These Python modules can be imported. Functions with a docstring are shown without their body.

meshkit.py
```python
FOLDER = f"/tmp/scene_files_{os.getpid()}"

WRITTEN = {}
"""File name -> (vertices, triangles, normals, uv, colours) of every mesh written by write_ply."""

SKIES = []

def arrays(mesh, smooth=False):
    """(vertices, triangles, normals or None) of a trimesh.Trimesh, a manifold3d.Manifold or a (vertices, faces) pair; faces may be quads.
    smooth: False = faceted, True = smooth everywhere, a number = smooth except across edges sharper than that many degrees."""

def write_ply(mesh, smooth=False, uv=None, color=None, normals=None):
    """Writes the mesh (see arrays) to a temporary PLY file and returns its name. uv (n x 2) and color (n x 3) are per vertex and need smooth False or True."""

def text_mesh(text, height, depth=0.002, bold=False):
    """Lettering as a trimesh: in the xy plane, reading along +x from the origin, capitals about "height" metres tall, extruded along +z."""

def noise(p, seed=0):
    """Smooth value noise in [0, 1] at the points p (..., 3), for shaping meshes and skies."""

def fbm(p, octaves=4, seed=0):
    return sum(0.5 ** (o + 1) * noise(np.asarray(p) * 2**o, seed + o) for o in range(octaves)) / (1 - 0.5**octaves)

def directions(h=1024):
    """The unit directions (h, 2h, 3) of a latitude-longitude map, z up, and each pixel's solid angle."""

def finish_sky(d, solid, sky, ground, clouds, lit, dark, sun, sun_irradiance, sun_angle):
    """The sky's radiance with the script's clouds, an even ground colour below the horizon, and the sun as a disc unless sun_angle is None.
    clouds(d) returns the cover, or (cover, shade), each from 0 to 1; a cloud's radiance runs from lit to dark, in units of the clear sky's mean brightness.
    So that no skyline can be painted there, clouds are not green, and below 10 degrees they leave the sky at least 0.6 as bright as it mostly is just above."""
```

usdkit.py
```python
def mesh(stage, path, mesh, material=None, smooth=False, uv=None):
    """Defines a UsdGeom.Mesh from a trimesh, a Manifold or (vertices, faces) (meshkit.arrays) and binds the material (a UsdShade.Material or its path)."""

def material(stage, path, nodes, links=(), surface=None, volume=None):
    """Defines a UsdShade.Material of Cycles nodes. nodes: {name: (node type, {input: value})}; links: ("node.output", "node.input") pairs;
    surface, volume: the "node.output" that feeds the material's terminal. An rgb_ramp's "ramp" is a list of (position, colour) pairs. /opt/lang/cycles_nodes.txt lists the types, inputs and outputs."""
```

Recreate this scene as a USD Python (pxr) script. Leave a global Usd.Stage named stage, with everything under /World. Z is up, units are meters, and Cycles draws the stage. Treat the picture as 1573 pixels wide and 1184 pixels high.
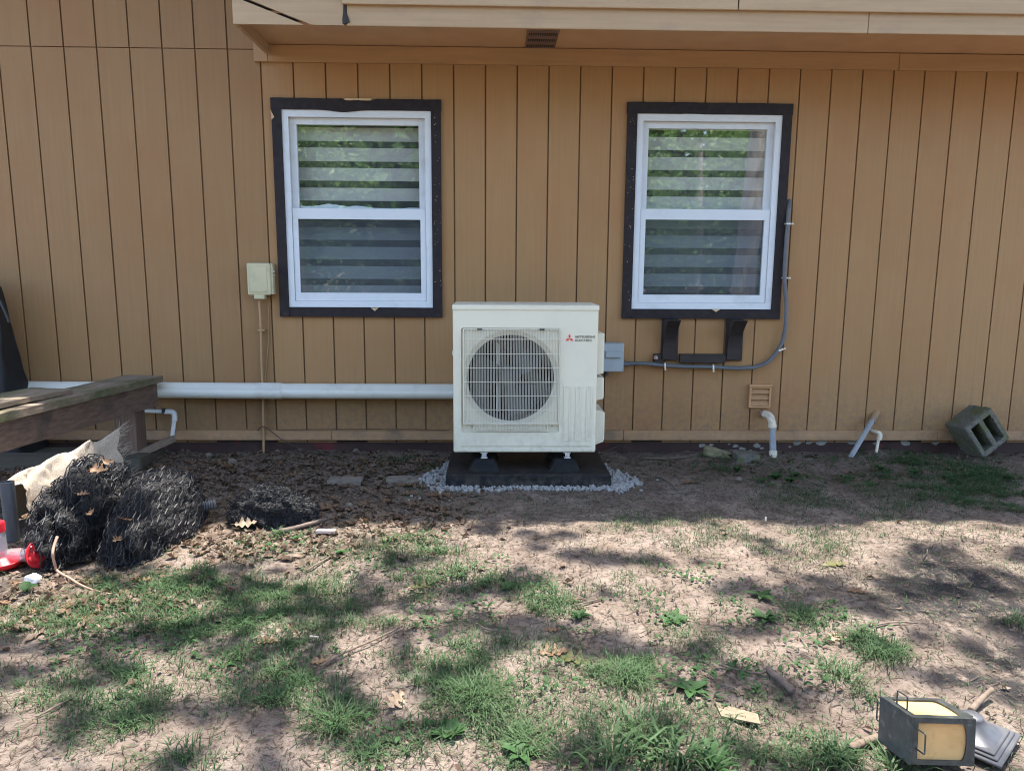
import math, re
import numpy as np, trimesh, usdkit, meshkit
import manifold3d as m3
from shapely.geometry import Polygon, box as sbox, Point
from shapely.ops import unary_union
from pxr import Usd, UsdGeom, UsdLux, UsdShade, Gf, Sdf, Vt

stage = Usd.Stage.CreateInMemory()
UsdGeom.SetStageUpAxis(stage, 'Z'); UsdGeom.SetStageMetersPerUnit(stage, 1.0)
UsdGeom.Xform.Define(stage, '/World')
UsdGeom.Scope.Define(stage, '/World/Looks')
PI = math.pi

# ------------------------------------------------------------------ camera
FPX, CAMY, CAMZ = 1140.2, -4.9986, 1.265
R = np.array([[0.99966461, -0.0251261, 0.00627228], [-0.00220006, 0.15892736, 0.98728783], [0.02580353, 0.9869705, -0.15881878]])
cam = UsdGeom.Camera.Define(stage, '/World/camera')
cam.CreateHorizontalApertureAttr(36.0); cam.CreateFocalLengthAttr(36.0 * FPX / 1573)
cam.CreateClippingRangeAttr((0.05, 2000.0))
cam.AddTransformOp().Set(Gf.Matrix4d(*R[0], 0, *R[1], 0, *(-R[2]), 0, 0, CAMY, CAMZ, 1))
cam.CreateExposureAttr(2.08)

# ------------------------------------------------------------------ light
SUN = np.array([0.12, 0.25, 1.0]); SUN /= np.linalg.norm(SUN)
sun = UsdLux.DistantLight.Define(stage, '/World/sun')
sun.CreateIntensityAttr(1.05); sun.CreateAngleAttr(0.53); sun.CreateNormalizeAttr(True); sun.CreateColorAttr((1.0, 0.95, 0.87))
q_ = Gf.Rotation(Gf.Vec3d(0, 0, 1), Gf.Vec3d(*map(float, SUN))).GetQuat()
sun.AddOrientOp(UsdGeom.XformOp.PrecisionDouble).Set(Gf.Quatd(q_))
dome = UsdLux.DomeLight.Define(stage, '/World/sky')
skym = usdkit.material(stage, '/World/Looks/sky', {
    's': ('sky_texture', {'sky_type': 'single_scattering', 'sun_disc': False, 'sun_elevation': math.asin(SUN[2]), 'sun_rotation': math.atan2(SUN[0], SUN[1]), 'air_density': 1.0, 'aerosol_density': 2.5, 'ozone_density': 1.0}),
    'b': ('background_shader', {'strength': 0.15})}, [('s.color', 'b.color')], surface='b.background')
UsdShade.MaterialBindingAPI.Apply(dome.GetPrim()).Bind(skym)
dome.GetPrim().SetCustomDataByKey('kind', 'structure')

# ------------------------------------------------------------------ helpers
def ray(x, y):
    return np.array([(x - 786.5) / FPX, -(y - 592) / FPX, 1.0]) @ R
def W(x, y, Y=0.0):
    d = ray(x, y); t = (Y - CAMY) / d[1]; return np.array([0, CAMY, CAMZ]) + t * d
def G(x, y, z=0.0):
    d = ray(x, y); t = (z - CAMZ) / d[2]; return np.array([0, CAMY, CAMZ]) + t * d
def ell(*rows):
    """ground ellipses from readings of the photograph: centre x, y, half sizes -> centre X, Y, half sizes in metres"""
    out = []
    for cx, cy, rx, ry in rows:
        c = G(cx, cy); a = G(cx + rx, cy); b0, b1 = G(cx, cy - ry), G(cx, min(cy + ry, 1400))
        out.append((c[0], (b0[1] + b1[1]) / 2, abs(a[0] - c[0]), abs(b0[1] - b1[1]) / 2))
    return np.array(out)
def inside(e, x, y, soft=0.0):
    """1 inside any ellipse, fading to 0"""
    x = np.asarray(x)[..., None]; y = np.asarray(y)[..., None]
    r = np.sqrt(((x - e[:, 0]) / e[:, 2]) ** 2 + ((y - e[:, 1]) / e[:, 3]) ** 2)
    if soft == 0: return (r < 1).any(-1).astype(float)
    return np.clip((1 - r) / soft + .5, 0, 1).max(-1)

used, locs = {}, {}
def newpath(name, parent):
    base = (parent or '/World') + '/'
    p = base + name; k = 0
    while p in used:
        k += 1; p = f'{base}{name}_{k:03d}'
    used[p] = 1
    return p
def tag(prim, label=None, cat=None, group=None, kind=None):
    prim = prim if isinstance(prim, Usd.Prim) else prim.GetPrim()
    for k, v in (('label', label), ('category', cat), ('group', group), ('kind', kind)):
        if v: prim.SetCustomDataByKey(k, v)
    return prim
def thing(name, label, cat, loc=(0, 0, 0), group=None):
    p = newpath(name, None)
    x = UsdGeom.Xform.Define(stage, p); x.AddTranslateOp().Set(tuple(map(float, loc)))
    locs[p] = np.array(loc, float)
    tag(x, label, cat, group)
    return p
def origin(parent):
    while parent and parent not in locs: parent = parent.rsplit('/', 1)[0]
    return locs.get(parent, np.zeros(3)) if parent else np.zeros(3)
def obj(name, mesh, mat, parent=None, smooth=False, label=None, cat=None, group=None, kind=None, at=None):
    """mesh in world coordinates; stored relative to its thing"""
    p = newpath(name, parent)
    v, f, n = meshkit.arrays(mesh, smooth)
    o = origin(parent)
    if parent is None and at is not None: o = np.array(at, float)
    m = usdkit.mesh(stage, p, (v - o, f), MATS[mat], smooth=False)
    if n is not None:
        m.CreateNormalsAttr(Vt.Vec3fArray.FromNumpy(n.astype(np.float32))); m.SetNormalsInterpolation('vertex')
    if parent is None and at is not None: m.AddTranslateOp().Set(tuple(map(float, at)))
    tag(m, label, cat, group, kind)
    return p
def cat_(*ms):
    V, F, n = [], [], 0
    for m in ms:
        v, f, _ = meshkit.arrays(m); V.append(v); F.append(f + n); n += len(v)
    return np.vstack(V), np.vstack(F)
def box(x0, x1, y0, y1, z0, z1):
    v = np.array([[x, y, z] for x in (x0, x1) for y in (y0, y1) for z in (z0, z1)], float)
    f = np.array([[0, 1, 3], [0, 3, 2], [4, 6, 7], [4, 7, 5], [0, 4, 5], [0, 5, 1], [2, 3, 7], [2, 7, 6], [0, 2, 6], [0, 6, 4], [1, 5, 7], [1, 7, 3]])
    return v, f
def cbox(x0, x1, y0, y1, z0, z1, c=0.004):
    """box with chamfered edges"""
    pts = []
    for x, sx in ((x0, 1), (x1, -1)):
        for y, sy in ((y0, 1), (y1, -1)):
            for z, sz in ((z0, 1), (z1, -1)):
                pts += [(x, y + sy * c, z + sz * c), (x + sx * c, y, z + sz * c), (x + sx * c, y + sy * c, z)]
    h = m3.Manifold.hull_points(np.array(pts))
    return meshkit.arrays(h)[:2]
def rbox(x0, x1, y0, y1, z0, z1, r=0.01, seg=12):
    s = m3.Manifold.sphere(r, seg)
    return m3.Manifold.batch_hull([s.translate((x, y, z)) for x in (x0 + r, x1 - r) for y in (y0 + r, y1 - r) for z in (z0 + r, z1 - r)])
def mbox(x0, x1, y0, y1, z0, z1):
    return m3.Manifold.cube((x1 - x0, y1 - y0, z1 - z0)).translate((x0, y0, z0))
def frame_of(d):
    d = d / np.linalg.norm(d); a = np.array([0, 0, 1.0]) if abs(d[2]) < .9 else np.array([1.0, 0, 0])
    u = np.cross(a, d); u /= np.linalg.norm(u); return u, np.cross(d, u)
def tube(pts, r, n=10, cap=True):
    pts = np.asarray(pts, float); r = np.broadcast_to(r, len(pts))
    T = np.gradient(pts, axis=0); T /= np.linalg.norm(T, axis=1, keepdims=True) + 1e-12
    u, w = frame_of(T[0]); rings = []
    for i in range(len(pts)):
        u = u - T[i] * (u @ T[i]); u /= np.linalg.norm(u); w = np.cross(T[i], u)
        a = np.arange(n) / n * 2 * PI
        rings.append(pts[i] + r[i] * (np.cos(a)[:, None] * u + np.sin(a)[:, None] * w))
    v = np.vstack(rings); f = []
    for i in range(len(pts) - 1):
        for j in range(n):
            a, b = i * n + j, i * n + (j + 1) % n
            f += [[a, b, b + n], [a, b + n, a + n]]
    if cap:
        k = len(v); v = np.vstack([v, pts[0], pts[-1]])
        for j in range(n):
            f += [[k, (j + 1) % n, j], [k + 1, k - n + j, k - n + (j + 1) % n]]
    return v, np.array(f)
def spline(pts, n=40):
    pts = np.asarray(pts, float)
    s = np.r_[0, np.cumsum(np.linalg.norm(np.diff(pts, axis=0), axis=1))]
    from scipy.interpolate import PchipInterpolator
    return PchipInterpolator(s, pts)(np.linspace(0, s[-1], n))
def segs(A, B, r):
    """many thin three-sided rods"""
    A, B = np.asarray(A, float), np.asarray(B, float); d = B - A; d /= np.linalg.norm(d, axis=1, keepdims=True) + 1e-9
    a = np.where(np.abs(d[:, 2:3]) < .9, [[0, 0, 1.0]], [[1.0, 0, 0]])
    u = np.cross(a, d); u /= np.linalg.norm(u, axis=1, keepdims=True); w = np.cross(d, u)
    rr = np.broadcast_to(r, len(A))[:, None]
    V = [P + rr * (math.cos(t) * u + math.sin(t) * w) for P in (A, B) for t in (0, 2 * PI / 3, 4 * PI / 3)]
    v = np.stack(V, 1).reshape(-1, 3)
    f0 = np.array([[0, 1, 4], [0, 4, 3], [1, 2, 5], [1, 5, 4], [2, 0, 3], [2, 3, 5]])
    return v, (f0[None] + 6 * np.arange(len(A))[:, None, None]).reshape(-1, 3)
def prism(poly, y0, y1):
    """a polygon in x,z pushed from y0 to y1"""
    ms = []
    for g in getattr(poly, 'geoms', [poly]):
        if g.is_empty or g.area < 1e-9: continue
        m = trimesh.creation.extrude_polygon(g, y1 - y0, engine='earcut')
        v = np.array(m.vertices); ms.append((np.stack([v[:, 0], y1 - v[:, 2], v[:, 1]], 1), np.array(m.faces)))
    return cat_(*ms)
def plan(poly, z0, z1):
    ms = []
    for g in getattr(poly, 'geoms', [poly]):
        m = trimesh.creation.extrude_polygon(g, z1 - z0, engine='earcut'); m.apply_translation((0, 0, z0)); ms.append(m)
    return cat_(*ms)
def lathe(profile, n=32):
    m = trimesh.creation.revolve(np.array(profile, float), sections=n)
    return np.array(m.vertices), np.array(m.faces)
def xf(mesh, M=None, t=(0, 0, 0)):
    v, f, _ = meshkit.arrays(mesh)
    if M is not None: v = v @ np.asarray(M).T
    return v + np.asarray(t), f
def rotz(a): c, s = math.cos(a), math.sin(a); return np.array([[c, -s, 0], [s, c, 0], [0, 0, 1.0]])
def rotx(a): c, s = math.cos(a), math.sin(a); return np.array([[1.0, 0, 0], [0, c, -s], [0, s, c]])
def roty(a): c, s = math.cos(a), math.sin(a); return np.array([[c, 0, s], [0, 1.0, 0], [-s, 0, c]])
def rough_edge(poly, amp, step, seed):
    """a polygon whose outline wanders, as chipped paint or split wood"""
    rng = np.random.default_rng(seed); L = poly.exterior.length; n = max(12, int(L / step))
    pts = []
    for i in range(n):
        p = poly.exterior.interpolate(i / n * L); k = meshkit.fbm(np.array([[i * .35, seed, 0.3]]), 3, seed)[0] - .5
        c = poly.centroid; d = np.array([p.x - c.x, p.y - c.y]); d /= np.linalg.norm(d) + 1e-9
        pts.append((p.x + d[0] * k * amp * 2, p.y + d[1] * k * amp * 2))
    return Polygon(pts).buffer(0)

# ------------------------------------------------------------------ materials
MATS = {}
def pm(name, c1, c2, scale=(8, 8, 8), rough=0.6, bump=0.2, dist=0.002, detail=6, lo=.35, hi=.65, c3=None, big=1.2, metallic=0.0, fine=0, spec=0.4, p3=(.55, .7), trans=0, coat=0.0, splash=None):
    """two colours mixed by stretched noise, a third (dirt, wear, moss) in large patches, and relief"""
    n = {'g': ('geometry', {}), 'm': ('mapping', {'mapping_type': 'point', 'scale': scale}),
         'n': ('noise_texture', {'scale': 1.0, 'detail': detail, 'roughness': .6}),
         'r': ('rgb_ramp', {'ramp': [(0, c1), (lo, c1), (hi, c2), (1, c2)]}),
         'p': ('principled_bsdf', {'roughness': rough, 'metallic': metallic, 'specular_ior_level': spec, 'coat_weight': coat})}
    l = [('g.position', 'm.vector'), ('m.vector', 'n.vector'), ('n.fac', 'r.fac')]
    col = 'r.color'
    if c3 is not None:
        n['n3'] = ('noise_texture', {'scale': big, 'detail': 5, 'roughness': .62})
        n['r3'] = ('rgb_ramp', {'ramp': [(0, (0, 0, 0)), (p3[0], (0, 0, 0)), (p3[1], (1, 1, 1)), (1, (1, 1, 1))]})
        n['x3'] = ('mix_color', {'blend_type': 'mix', 'b': c3})
        n['s3'] = ('separate_color', {})
        l += [('g.position', 'n3.vector'), ('n3.fac', 'r3.fac'), ('r3.color', 's3.color'), ('s3.r', 'x3.fac'), (col, 'x3.a')]
        col = 'x3.result'
    if splash is not None:                                             # mud splashed up from the ground: colour, height, strength
        n['sz'] = ('separate_xyz', {}); n['sm'] = ('map_range', {'from_min': splash[1], 'from_max': splash[2], 'to_min': splash[3], 'to_max': 0.0, 'clamp': True})
        n['sn'] = ('noise_texture', {'scale': 26.0, 'detail': 7, 'roughness': .7}); n['sr'] = ('map_range', {'from_min': .42, 'from_max': .66, 'to_min': 0.0, 'to_max': 1.0, 'clamp': True}); n['su'] = ('math', {'math_type': 'multiply'}); n['sx'] = ('mix_color', {'blend_type': 'mix', 'b': splash[0]})
        l += [('g.position', 'sz.vector'), ('sz.z', 'sm.value'), ('g.position', 'sn.vector'), ('sn.fac', 'sr.value'), ('sr.result', 'su.value1'), ('sm.result', 'su.value2'), ('su.value', 'sx.fac'), (col, 'sx.a')]
        col = 'sx.result'
    l.append((col, 'p.base_color'))
    if bump:
        n['b'] = ('bump', {'strength': bump, 'distance': dist})
        l += [('b.normal', 'p.normal')]
        if fine:
            n['nf'] = ('noise_texture', {'scale': fine, 'detail': 4, 'roughness': .65})
            n['ad'] = ('math', {'math_type': 'add'})
            l += [('g.position', 'nf.vector'), ('nf.fac', 'ad.value1'), ('n.fac', 'ad.value2'), ('ad.value', 'b.height')]
        else:
            l += [('n.fac', 'b.height')]
    out = 'p.BSDF'
    if trans:
        n['t'] = ('translucent_bsdf', {}); n['mx'] = ('mix_closure', {'fac': trans})
        l += [(col, 't.color'), ('p.BSDF', 'mx.closure1'), ('t.BSDF', 'mx.closure2')]; out = 'mx.closure'
    MATS[name] = usdkit.material(stage, '/World/Looks/' + name, n, l, surface=out)
def leafm(name, ramp, rough=.55, trans=.35, spec=.3):
    """a colour picked at random for each separate blade, leaf or pebble"""
    n = {'g': ('geometry', {}), 'r': ('rgb_ramp', {'ramp': ramp}), 'n': ('noise_texture', {'scale': 60.0, 'detail': 3}),
         'mr': ('map_range', {'from_min': .25, 'from_max': .75, 'to_min': .72, 'to_max': 1.25}), 'v': ('hsv', {}),
         'p': ('principled_bsdf', {'roughness': rough, 'specular_ior_level': spec})}
    l = [('g.random_per_island', 'r.fac'), ('g.position', 'n.vector'), ('n.fac', 'mr.value'), ('mr.result', 'v.value'), ('r.color', 'v.color'), ('v.color', 'p.base_color')]
    out = 'p.BSDF'
    if trans:
        n['t'] = ('translucent_bsdf', {}); n['mx'] = ('mix_closure', {'fac': trans})
        l += [('v.color', 't.color'), ('p.BSDF', 'mx.closure1'), ('t.BSDF', 'mx.closure2')]; out = 'mx.closure'
    MATS[name] = usdkit.material(stage, '/World/Looks/' + name, n, l, surface=out)

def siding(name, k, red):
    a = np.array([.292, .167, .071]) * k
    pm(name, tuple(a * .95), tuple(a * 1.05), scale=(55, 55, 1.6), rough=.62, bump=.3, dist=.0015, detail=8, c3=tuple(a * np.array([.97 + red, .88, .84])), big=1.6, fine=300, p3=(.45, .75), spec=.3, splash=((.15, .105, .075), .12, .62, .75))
siding('tan_siding_paint', 1.0, .0); siding('tan_siding_paint_warm', 1.02, .04); siding('tan_siding_paint_shaded', .82, .02)  # last one, for the left boards: falloff of light put into a darker colour
pm('groove_paint', (.16, .092, .042), (.21, .12, .055), scale=(20, 20, 3), rough=.8, bump=.1)
pm('trim_paint', (.29, .172, .077), (.335, .202, .092), scale=(2.2, 30, 30), rough=.6, bump=.3, dist=.0015, c3=(.26, .155, .085), big=2.5, fine=200)
pm('skirting_paint', (.305, .175, .085), (.36, .21, .105), scale=(2.2, 30, 30), rough=.65, bump=.3, dist=.002, c3=(.19, .125, .075), big=4, fine=150, splash=((.17, .125, .09), .06, .2, .8))
pm('fascia_paint', (.315, .215, .12), (.365, .255, .147), scale=(1.8, 40, 40), rough=.62, bump=.4, dist=.002, c3=(.29, .20, .125), big=3.0, fine=160)
pm('soffit_paint', (.40, .25, .135), (.44, .28, .15), scale=(5, 5, 5), rough=.7, bump=.1, c3=(.36, .22, .13), big=1.5)
pm('vent_brown', (.12, .075, .055), (.16, .10, .075), rough=.6)
pm('dark_gap', (.018, .016, .016), (.03, .026, .024), rough=.9)
pm('casing_paint', (.015, .012, .0135), (.024, .0195, .0205), scale=(30, 30, 30), rough=.5, bump=.4, dist=.0012, c3=(.04, .032, .03), big=22, p3=(.64, .74), fine=250, spec=.18)
pm('bare_chip', (.42, .30, .17), (.5, .38, .24), rough=.8)
pm('foundation_paint', (.026, .0125, .010), (.045, .02, .016), scale=(9, 9, 14), rough=.75, bump=.5, dist=.004, c3=(.11, .017, .016), big=2.1, fine=90, p3=(.58, .66))
pm('foundation_chip', (.16, .15, .13), (.24, .225, .2), rough=.9, bump=.5, dist=.003)
pm('white_vinyl', (.52, .56, .585), (.57, .60, .62), scale=(3, 3, 3), rough=.38, bump=0, c3=(.46, .49, .50), big=5)
pm('grey_blind', (.50, .505, .49), (.54, .54, .525), scale=(90, 90, 90), rough=.85, bump=.1)
pm('sheer_blind', (.055, .056, .058), (.075, .075, .078), scale=(200, 200, 200), rough=.8)
pm('interior_paint', (.22, .21, .2), (.25, .24, .22), rough=.9)
pm('crumpled_film', (.70, .74, .78), (.8, .83, .86), rough=.3)
pm('roof_shingle', (.06, .055, .05), (.1, .095, .085), scale=(20, 6, 20), rough=.9, bump=.4, dist=.005)
pm('ac_ivory', (.57, .54, .42), (.61, .58, .455), scale=(2, 2, 2), rough=.42, bump=.05, c3=(.55, .525, .43), big=3, splash=((.36, .31, .25), .12, .42, .6))
pm('ac_ivory_wire', (.66, .635, .52), (.70, .67, .56), rough=.4, bump=0)
pm('ac_shroud', (.02, .023, .024), (.03, .034, .035), rough=.55, bump=0)
pm('ac_fan', (.03, .034, .037), (.045, .05, .053), rough=.4, bump=0)
pm('ac_motor', (.42, .43, .42), (.48, .49, .48), rough=.5, bump=0)
pm('coil_fins', (.018, .02, .021), (.05, .054, .056), scale=(260, 20, 4), rough=.4, bump=.2, metallic=.3)
pm('logo_red', (.62, .035, .03), (.66, .04, .035), rough=.4, bump=0)
pm('logo_black', (.02, .02, .022), (.03, .03, .032), rough=.5, bump=0)
pm('galvanized', (.48, .5, .52), (.62, .64, .66), scale=(40, 40, 40), rough=.35, bump=.1, metallic=.8)
pm('pad_plastic', (.009, .0095, .011), (.014, .0145, .016), scale=(25, 25, 25), rough=.5, bump=.35, dist=.001, spec=.15, c3=(.024, .022, .02), big=6, fine=400, p3=(.55, .75), splash=((.10, .085, .07), .0, .12, .6))
pm('pipe_cover', (.62, .61, .53), (.66, .65, .57), scale=(1.5, 6, 6), rough=.4, bump=0, c3=(.54, .525, .45), big=4)
pm('pvc_white', (.56, .555, .53), (.62, .615, .59), rough=.4, bump=0, c3=(.55, .54, .5), big=18, p3=(.6, .7))
pm('pvc_cream', (.64, .56, .43), (.7, .62, .49), rough=.5, bump=.1, c3=(.45, .37, .27), big=20)
pm('pvc_gray_blue', (.25, .262, .275), (.30, .312, .325), scale=(12, 12, 12), rough=.5, bump=.1, c3=(.4, .41, .42), big=40, p3=(.6, .7))
pm('conduit_gray', (.09, .10, .11), (.115, .125, .135), rough=.5, bump=0)
pm('box_gray', (.27, .31, .32), (.31, .35, .36), rough=.45, bump=.05)
pm('box_olive', (.43, .395, .245), (.47, .43, .275), scale=(8, 8, 8), rough=.5, bump=.1, c3=(.35, .33, .22), big=14)
pm('strap_metal', (.6, .6, .57), (.75, .75, .7), rough=.35, metallic=.6, bump=0)
pm('tan_pipe', (.30, .185, .09), (.36, .22, .115), scale=(20, 20, 4), rough=.6, c3=(.22, .16, .11), big=8)
pm('bracket_brown', (.012, .010, .010), (.02, .017, .016), scale=(10, 10, 40), rough=.5, bump=.3)
pm('rust', (.22, .11, .06), (.4, .34, .3), scale=(60, 60, 60), rough=.8)
pm('vent_tan', (.38, .205, .095), (.43, .24, .115), rough=.6, bump=.1)
pm('concrete_mossy', (.085, .08, .064), (.165, .158, .128), scale=(60, 60, 60), rough=.95, bump=.9, dist=.006, c3=(.10, .105, .045), big=9, fine=320, p3=(.47, .62))
pm('paver', (.13, .11, .088), (.18, .15, .12), scale=(50, 50, 50), rough=.95, bump=.7, dist=.004, c3=(.08, .07, .055), big=12)
pm('weathered_wood_y', (.135, .10, .07), (.225, .175, .128), scale=(60, 3, 60), rough=.85, bump=.7, dist=.004, detail=8, c3=(.075, .082, .035), big=3.5, fine=220, p3=(.42, .62))
pm('brown_board_y', (.085, .053, .038), (.15, .097, .07), scale=(70, 3, 60), rough=.85, bump=.6, dist=.003, detail=8, c3=(.05, .038, .032), big=3)
pm('brown_post', (.09, .056, .04), (.145, .093, .067), scale=(60, 60, 3), rough=.85, bump=.8, dist=.004, detail=8)
pm('green_timber', (.042, .037, .027), (.066, .058, .042), scale=(4, 60, 50), rough=.9, bump=.6, dist=.003)
pm('old_strip', (.19, .14, .105), (.26, .2, .155), scale=(20, 20, 60), rough=.9, bump=.5)
pm('black_cover', (.008, .0088, .0105), (.013, .0145, .017), scale=(12, 12, 3), rough=.55, bump=.3, dist=.006)
pm('burlap', (.30, .245, .19), (.46, .39, .31), scale=(160, 160, 160), rough=.95, bump=.6, dist=.003, c3=(.22, .17, .125), big=7, trans=.1)
pm('black_net', (.009, .009, .0105), (.030, .030, .036), scale=(40, 40, 40), rough=.55, bump=0, spec=.35)
pm('black_fabric', (.004, .004, .0045), (.009, .0085, .0085), scale=(60, 60, 60), rough=.8, bump=.9, dist=.02, c3=(.05, .035, .025), big=16, p3=(.64, .72))
pm('black_plastic', (.02, .021, .024), (.035, .036, .04), rough=.4, bump=.1)
pm('dark_gray_tube', (.055, .062, .068), (.085, .094, .1), scale=(30, 30, 6), rough=.55, bump=.1)
pm('red_plastic', (.55, .022, .035), (.66, .035, .05), scale=(12, 12, 12), rough=.35, bump=0, trans=.2)
pm('bronze_metal', (.028, .033, .032), (.05, .058, .056), scale=(40, 40, 40), rough=.42, bump=.25, dist=.001, c3=(.14, .14, .125), big=26, metallic=.35, p3=(.6, .74))
pm('cap_metal', (.055, .057, .065), (.085, .088, .098), scale=(20, 20, 20), rough=.45, bump=.1, metallic=.35, c3=(.07, .07, .08), big=14)
pm('amber_pale', (.13, .10, .062), (.165, .128, .085), scale=(20, 20, 20), rough=.6, bump=.1, c3=(.14, .1, .055), big=20)
pm('amber_glass', (.74, .56, .27), (.82, .64, .33), scale=(14, 14, 14), rough=.35, bump=.15, dist=.001, c3=(.58, .40, .17), big=24, trans=.55, p3=(.55, .75))
pm('bark', (.23, .20, .175), (.34, .3, .265), scale=(20, 20, 5), rough=.95, bump=.9, dist=.03)
pm('twig_wood', (.09, .064, .047), (.165, .125, .096), scale=(40, 40, 40), rough=.9, bump=.4, dist=.002)
pm('dark_twig', (.085, .062, .05), (.16, .12, .095), scale=(40, 40, 40), rough=.9, bump=.5, dist=.002)
pm('mossy_wood', (.13, .115, .06), (.21, .185, .11), scale=(30, 30, 30), rough=.95, bump=.8, dist=.005, c3=(.10, .115, .035), big=14)
pm('vine', (.27, .16, .115), (.34, .21, .15), rough=.7, bump=.2)
pm('white_scrap', (.68, .67, .64), (.78, .77, .74), rough=.7)
pm('wood_chip', (.36, .28, .235), (.42, .33, .28), scale=(60, 8, 60), rough=.8)
leafm('dry_leaf', [(0, (.17, .10, .056)), (.4, (.26, .165, .1)), (.75, (.34, .24, .158)), (1, (.4, .31, .22))], trans=.25)
leafm('litter_leaf', [(0, (.13, .088, .06)), (.35, (.26, .178, .118)), (.7, (.39, .275, .19)), (1, (.5, .4, .3))], trans=.15)
leafm('tan_leaf', [(0, (.26, .19, .13)), (1, (.28, .2, .14))], trans=.25)
leafm('olive_leaf', [(0, (.12, .115, .042)), (1, (.14, .13, .05))], trans=.3)
leafm('straw', [(0, (.06, .042, .03)), (.35, (.14, .10, .07)), (.6, (.27, .2, .14)), (.85, (.42, .34, .25)), (1, (.55, .47, .36))], trans=.0)
leafm('grass_blade', [(0, (.06, .105, .045)), (.3, (.11, .168, .066)), (.6, (.185, .24, .095)), (.80, (.26, .28, .12)), (.86, (.24, .22, .12)), (1, (.29, .24, .15))], rough=.55, trans=.35, spec=.15)
leafm('weed_leaf', [(0, (.04, .09, .03)), (.5, (.07, .135, .045)), (1, (.12, .19, .06))], rough=.55, trans=.3, spec=.15)
leafm('tree_leaf', [(0, (.04, .10, .02)), (.5, (.06, .14, .03)), (1, (.10, .19, .04))], rough=.45, trans=.4)
leafm('tree_leaf_sunlit', [(0, (.11, .20, .05)), (.5, (.20, .32, .09)), (1, (.30, .40, .14))], rough=.45, trans=.4)  # sunlight through the leaves put into a raised leaf colour
leafm('white_pebble', [(0, (.28, .275, .265)), (.3, (.46, .465, .46)), (.7, (.6, .61, .61)), (1, (.72, .72, .71))], rough=.8, trans=0)

# clear panes: a mirror-like reflection by angle over a clear sheet
def sheet_glass(name, f0, tint, gloss, rough, milk=0.0, wave=0.06):
    """reflection grows by angle from f0 (the same from both sides), the rest passes straight through"""
    n = {'ge': ('geometry', {}), 'd': ('vector_math', {'math_type': 'dot_product'}), 'ab': ('math', {'math_type': 'absolute'}), 'om': ('math', {'math_type': 'subtract', 'value1': 1.0}),
         'pw': ('math', {'math_type': 'power', 'value2': 5.0}), 'ma': ('math', {'math_type': 'multiply_add', 'value2': 1 - f0, 'value3': f0}),
         't': ('transparent_bsdf', {'color': tint}), 'df': ('diffuse_bsdf', {'color': (.6, .58, .58)}), 'm2': ('mix_closure', {'fac': milk}), 'g': ('glossy_bsdf', {'roughness': rough, 'color': gloss}),
         'n': ('noise_texture', {'scale': 3.0, 'detail': 1}), 'b': ('bump', {'strength': wave, 'distance': .01}), 'm': ('mix_closure', {})}
    MATS[name] = usdkit.material(stage, '/World/Looks/' + name, n, [('ge.normal', 'd.vector1'), ('ge.incoming', 'd.vector2'), ('d.value', 'ab.value1'), ('ab.value', 'om.value2'), ('om.value', 'pw.value1'), ('pw.value', 'ma.value1'), ('ma.value', 'm.fac'),
        ('ge.position', 'n.vector'), ('n.fac', 'b.height'), ('b.normal', 'g.normal'), ('t.BSDF', 'm2.closure1'), ('df.BSDF', 'm2.closure2'), ('m2.closure', 'm.closure1'), ('g.BSDF', 'm.closure2')], surface='m.closure')
sheet_glass('pane_glass', .14, (.97, .98, .98), (.95, 1, .97), .02)
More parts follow.
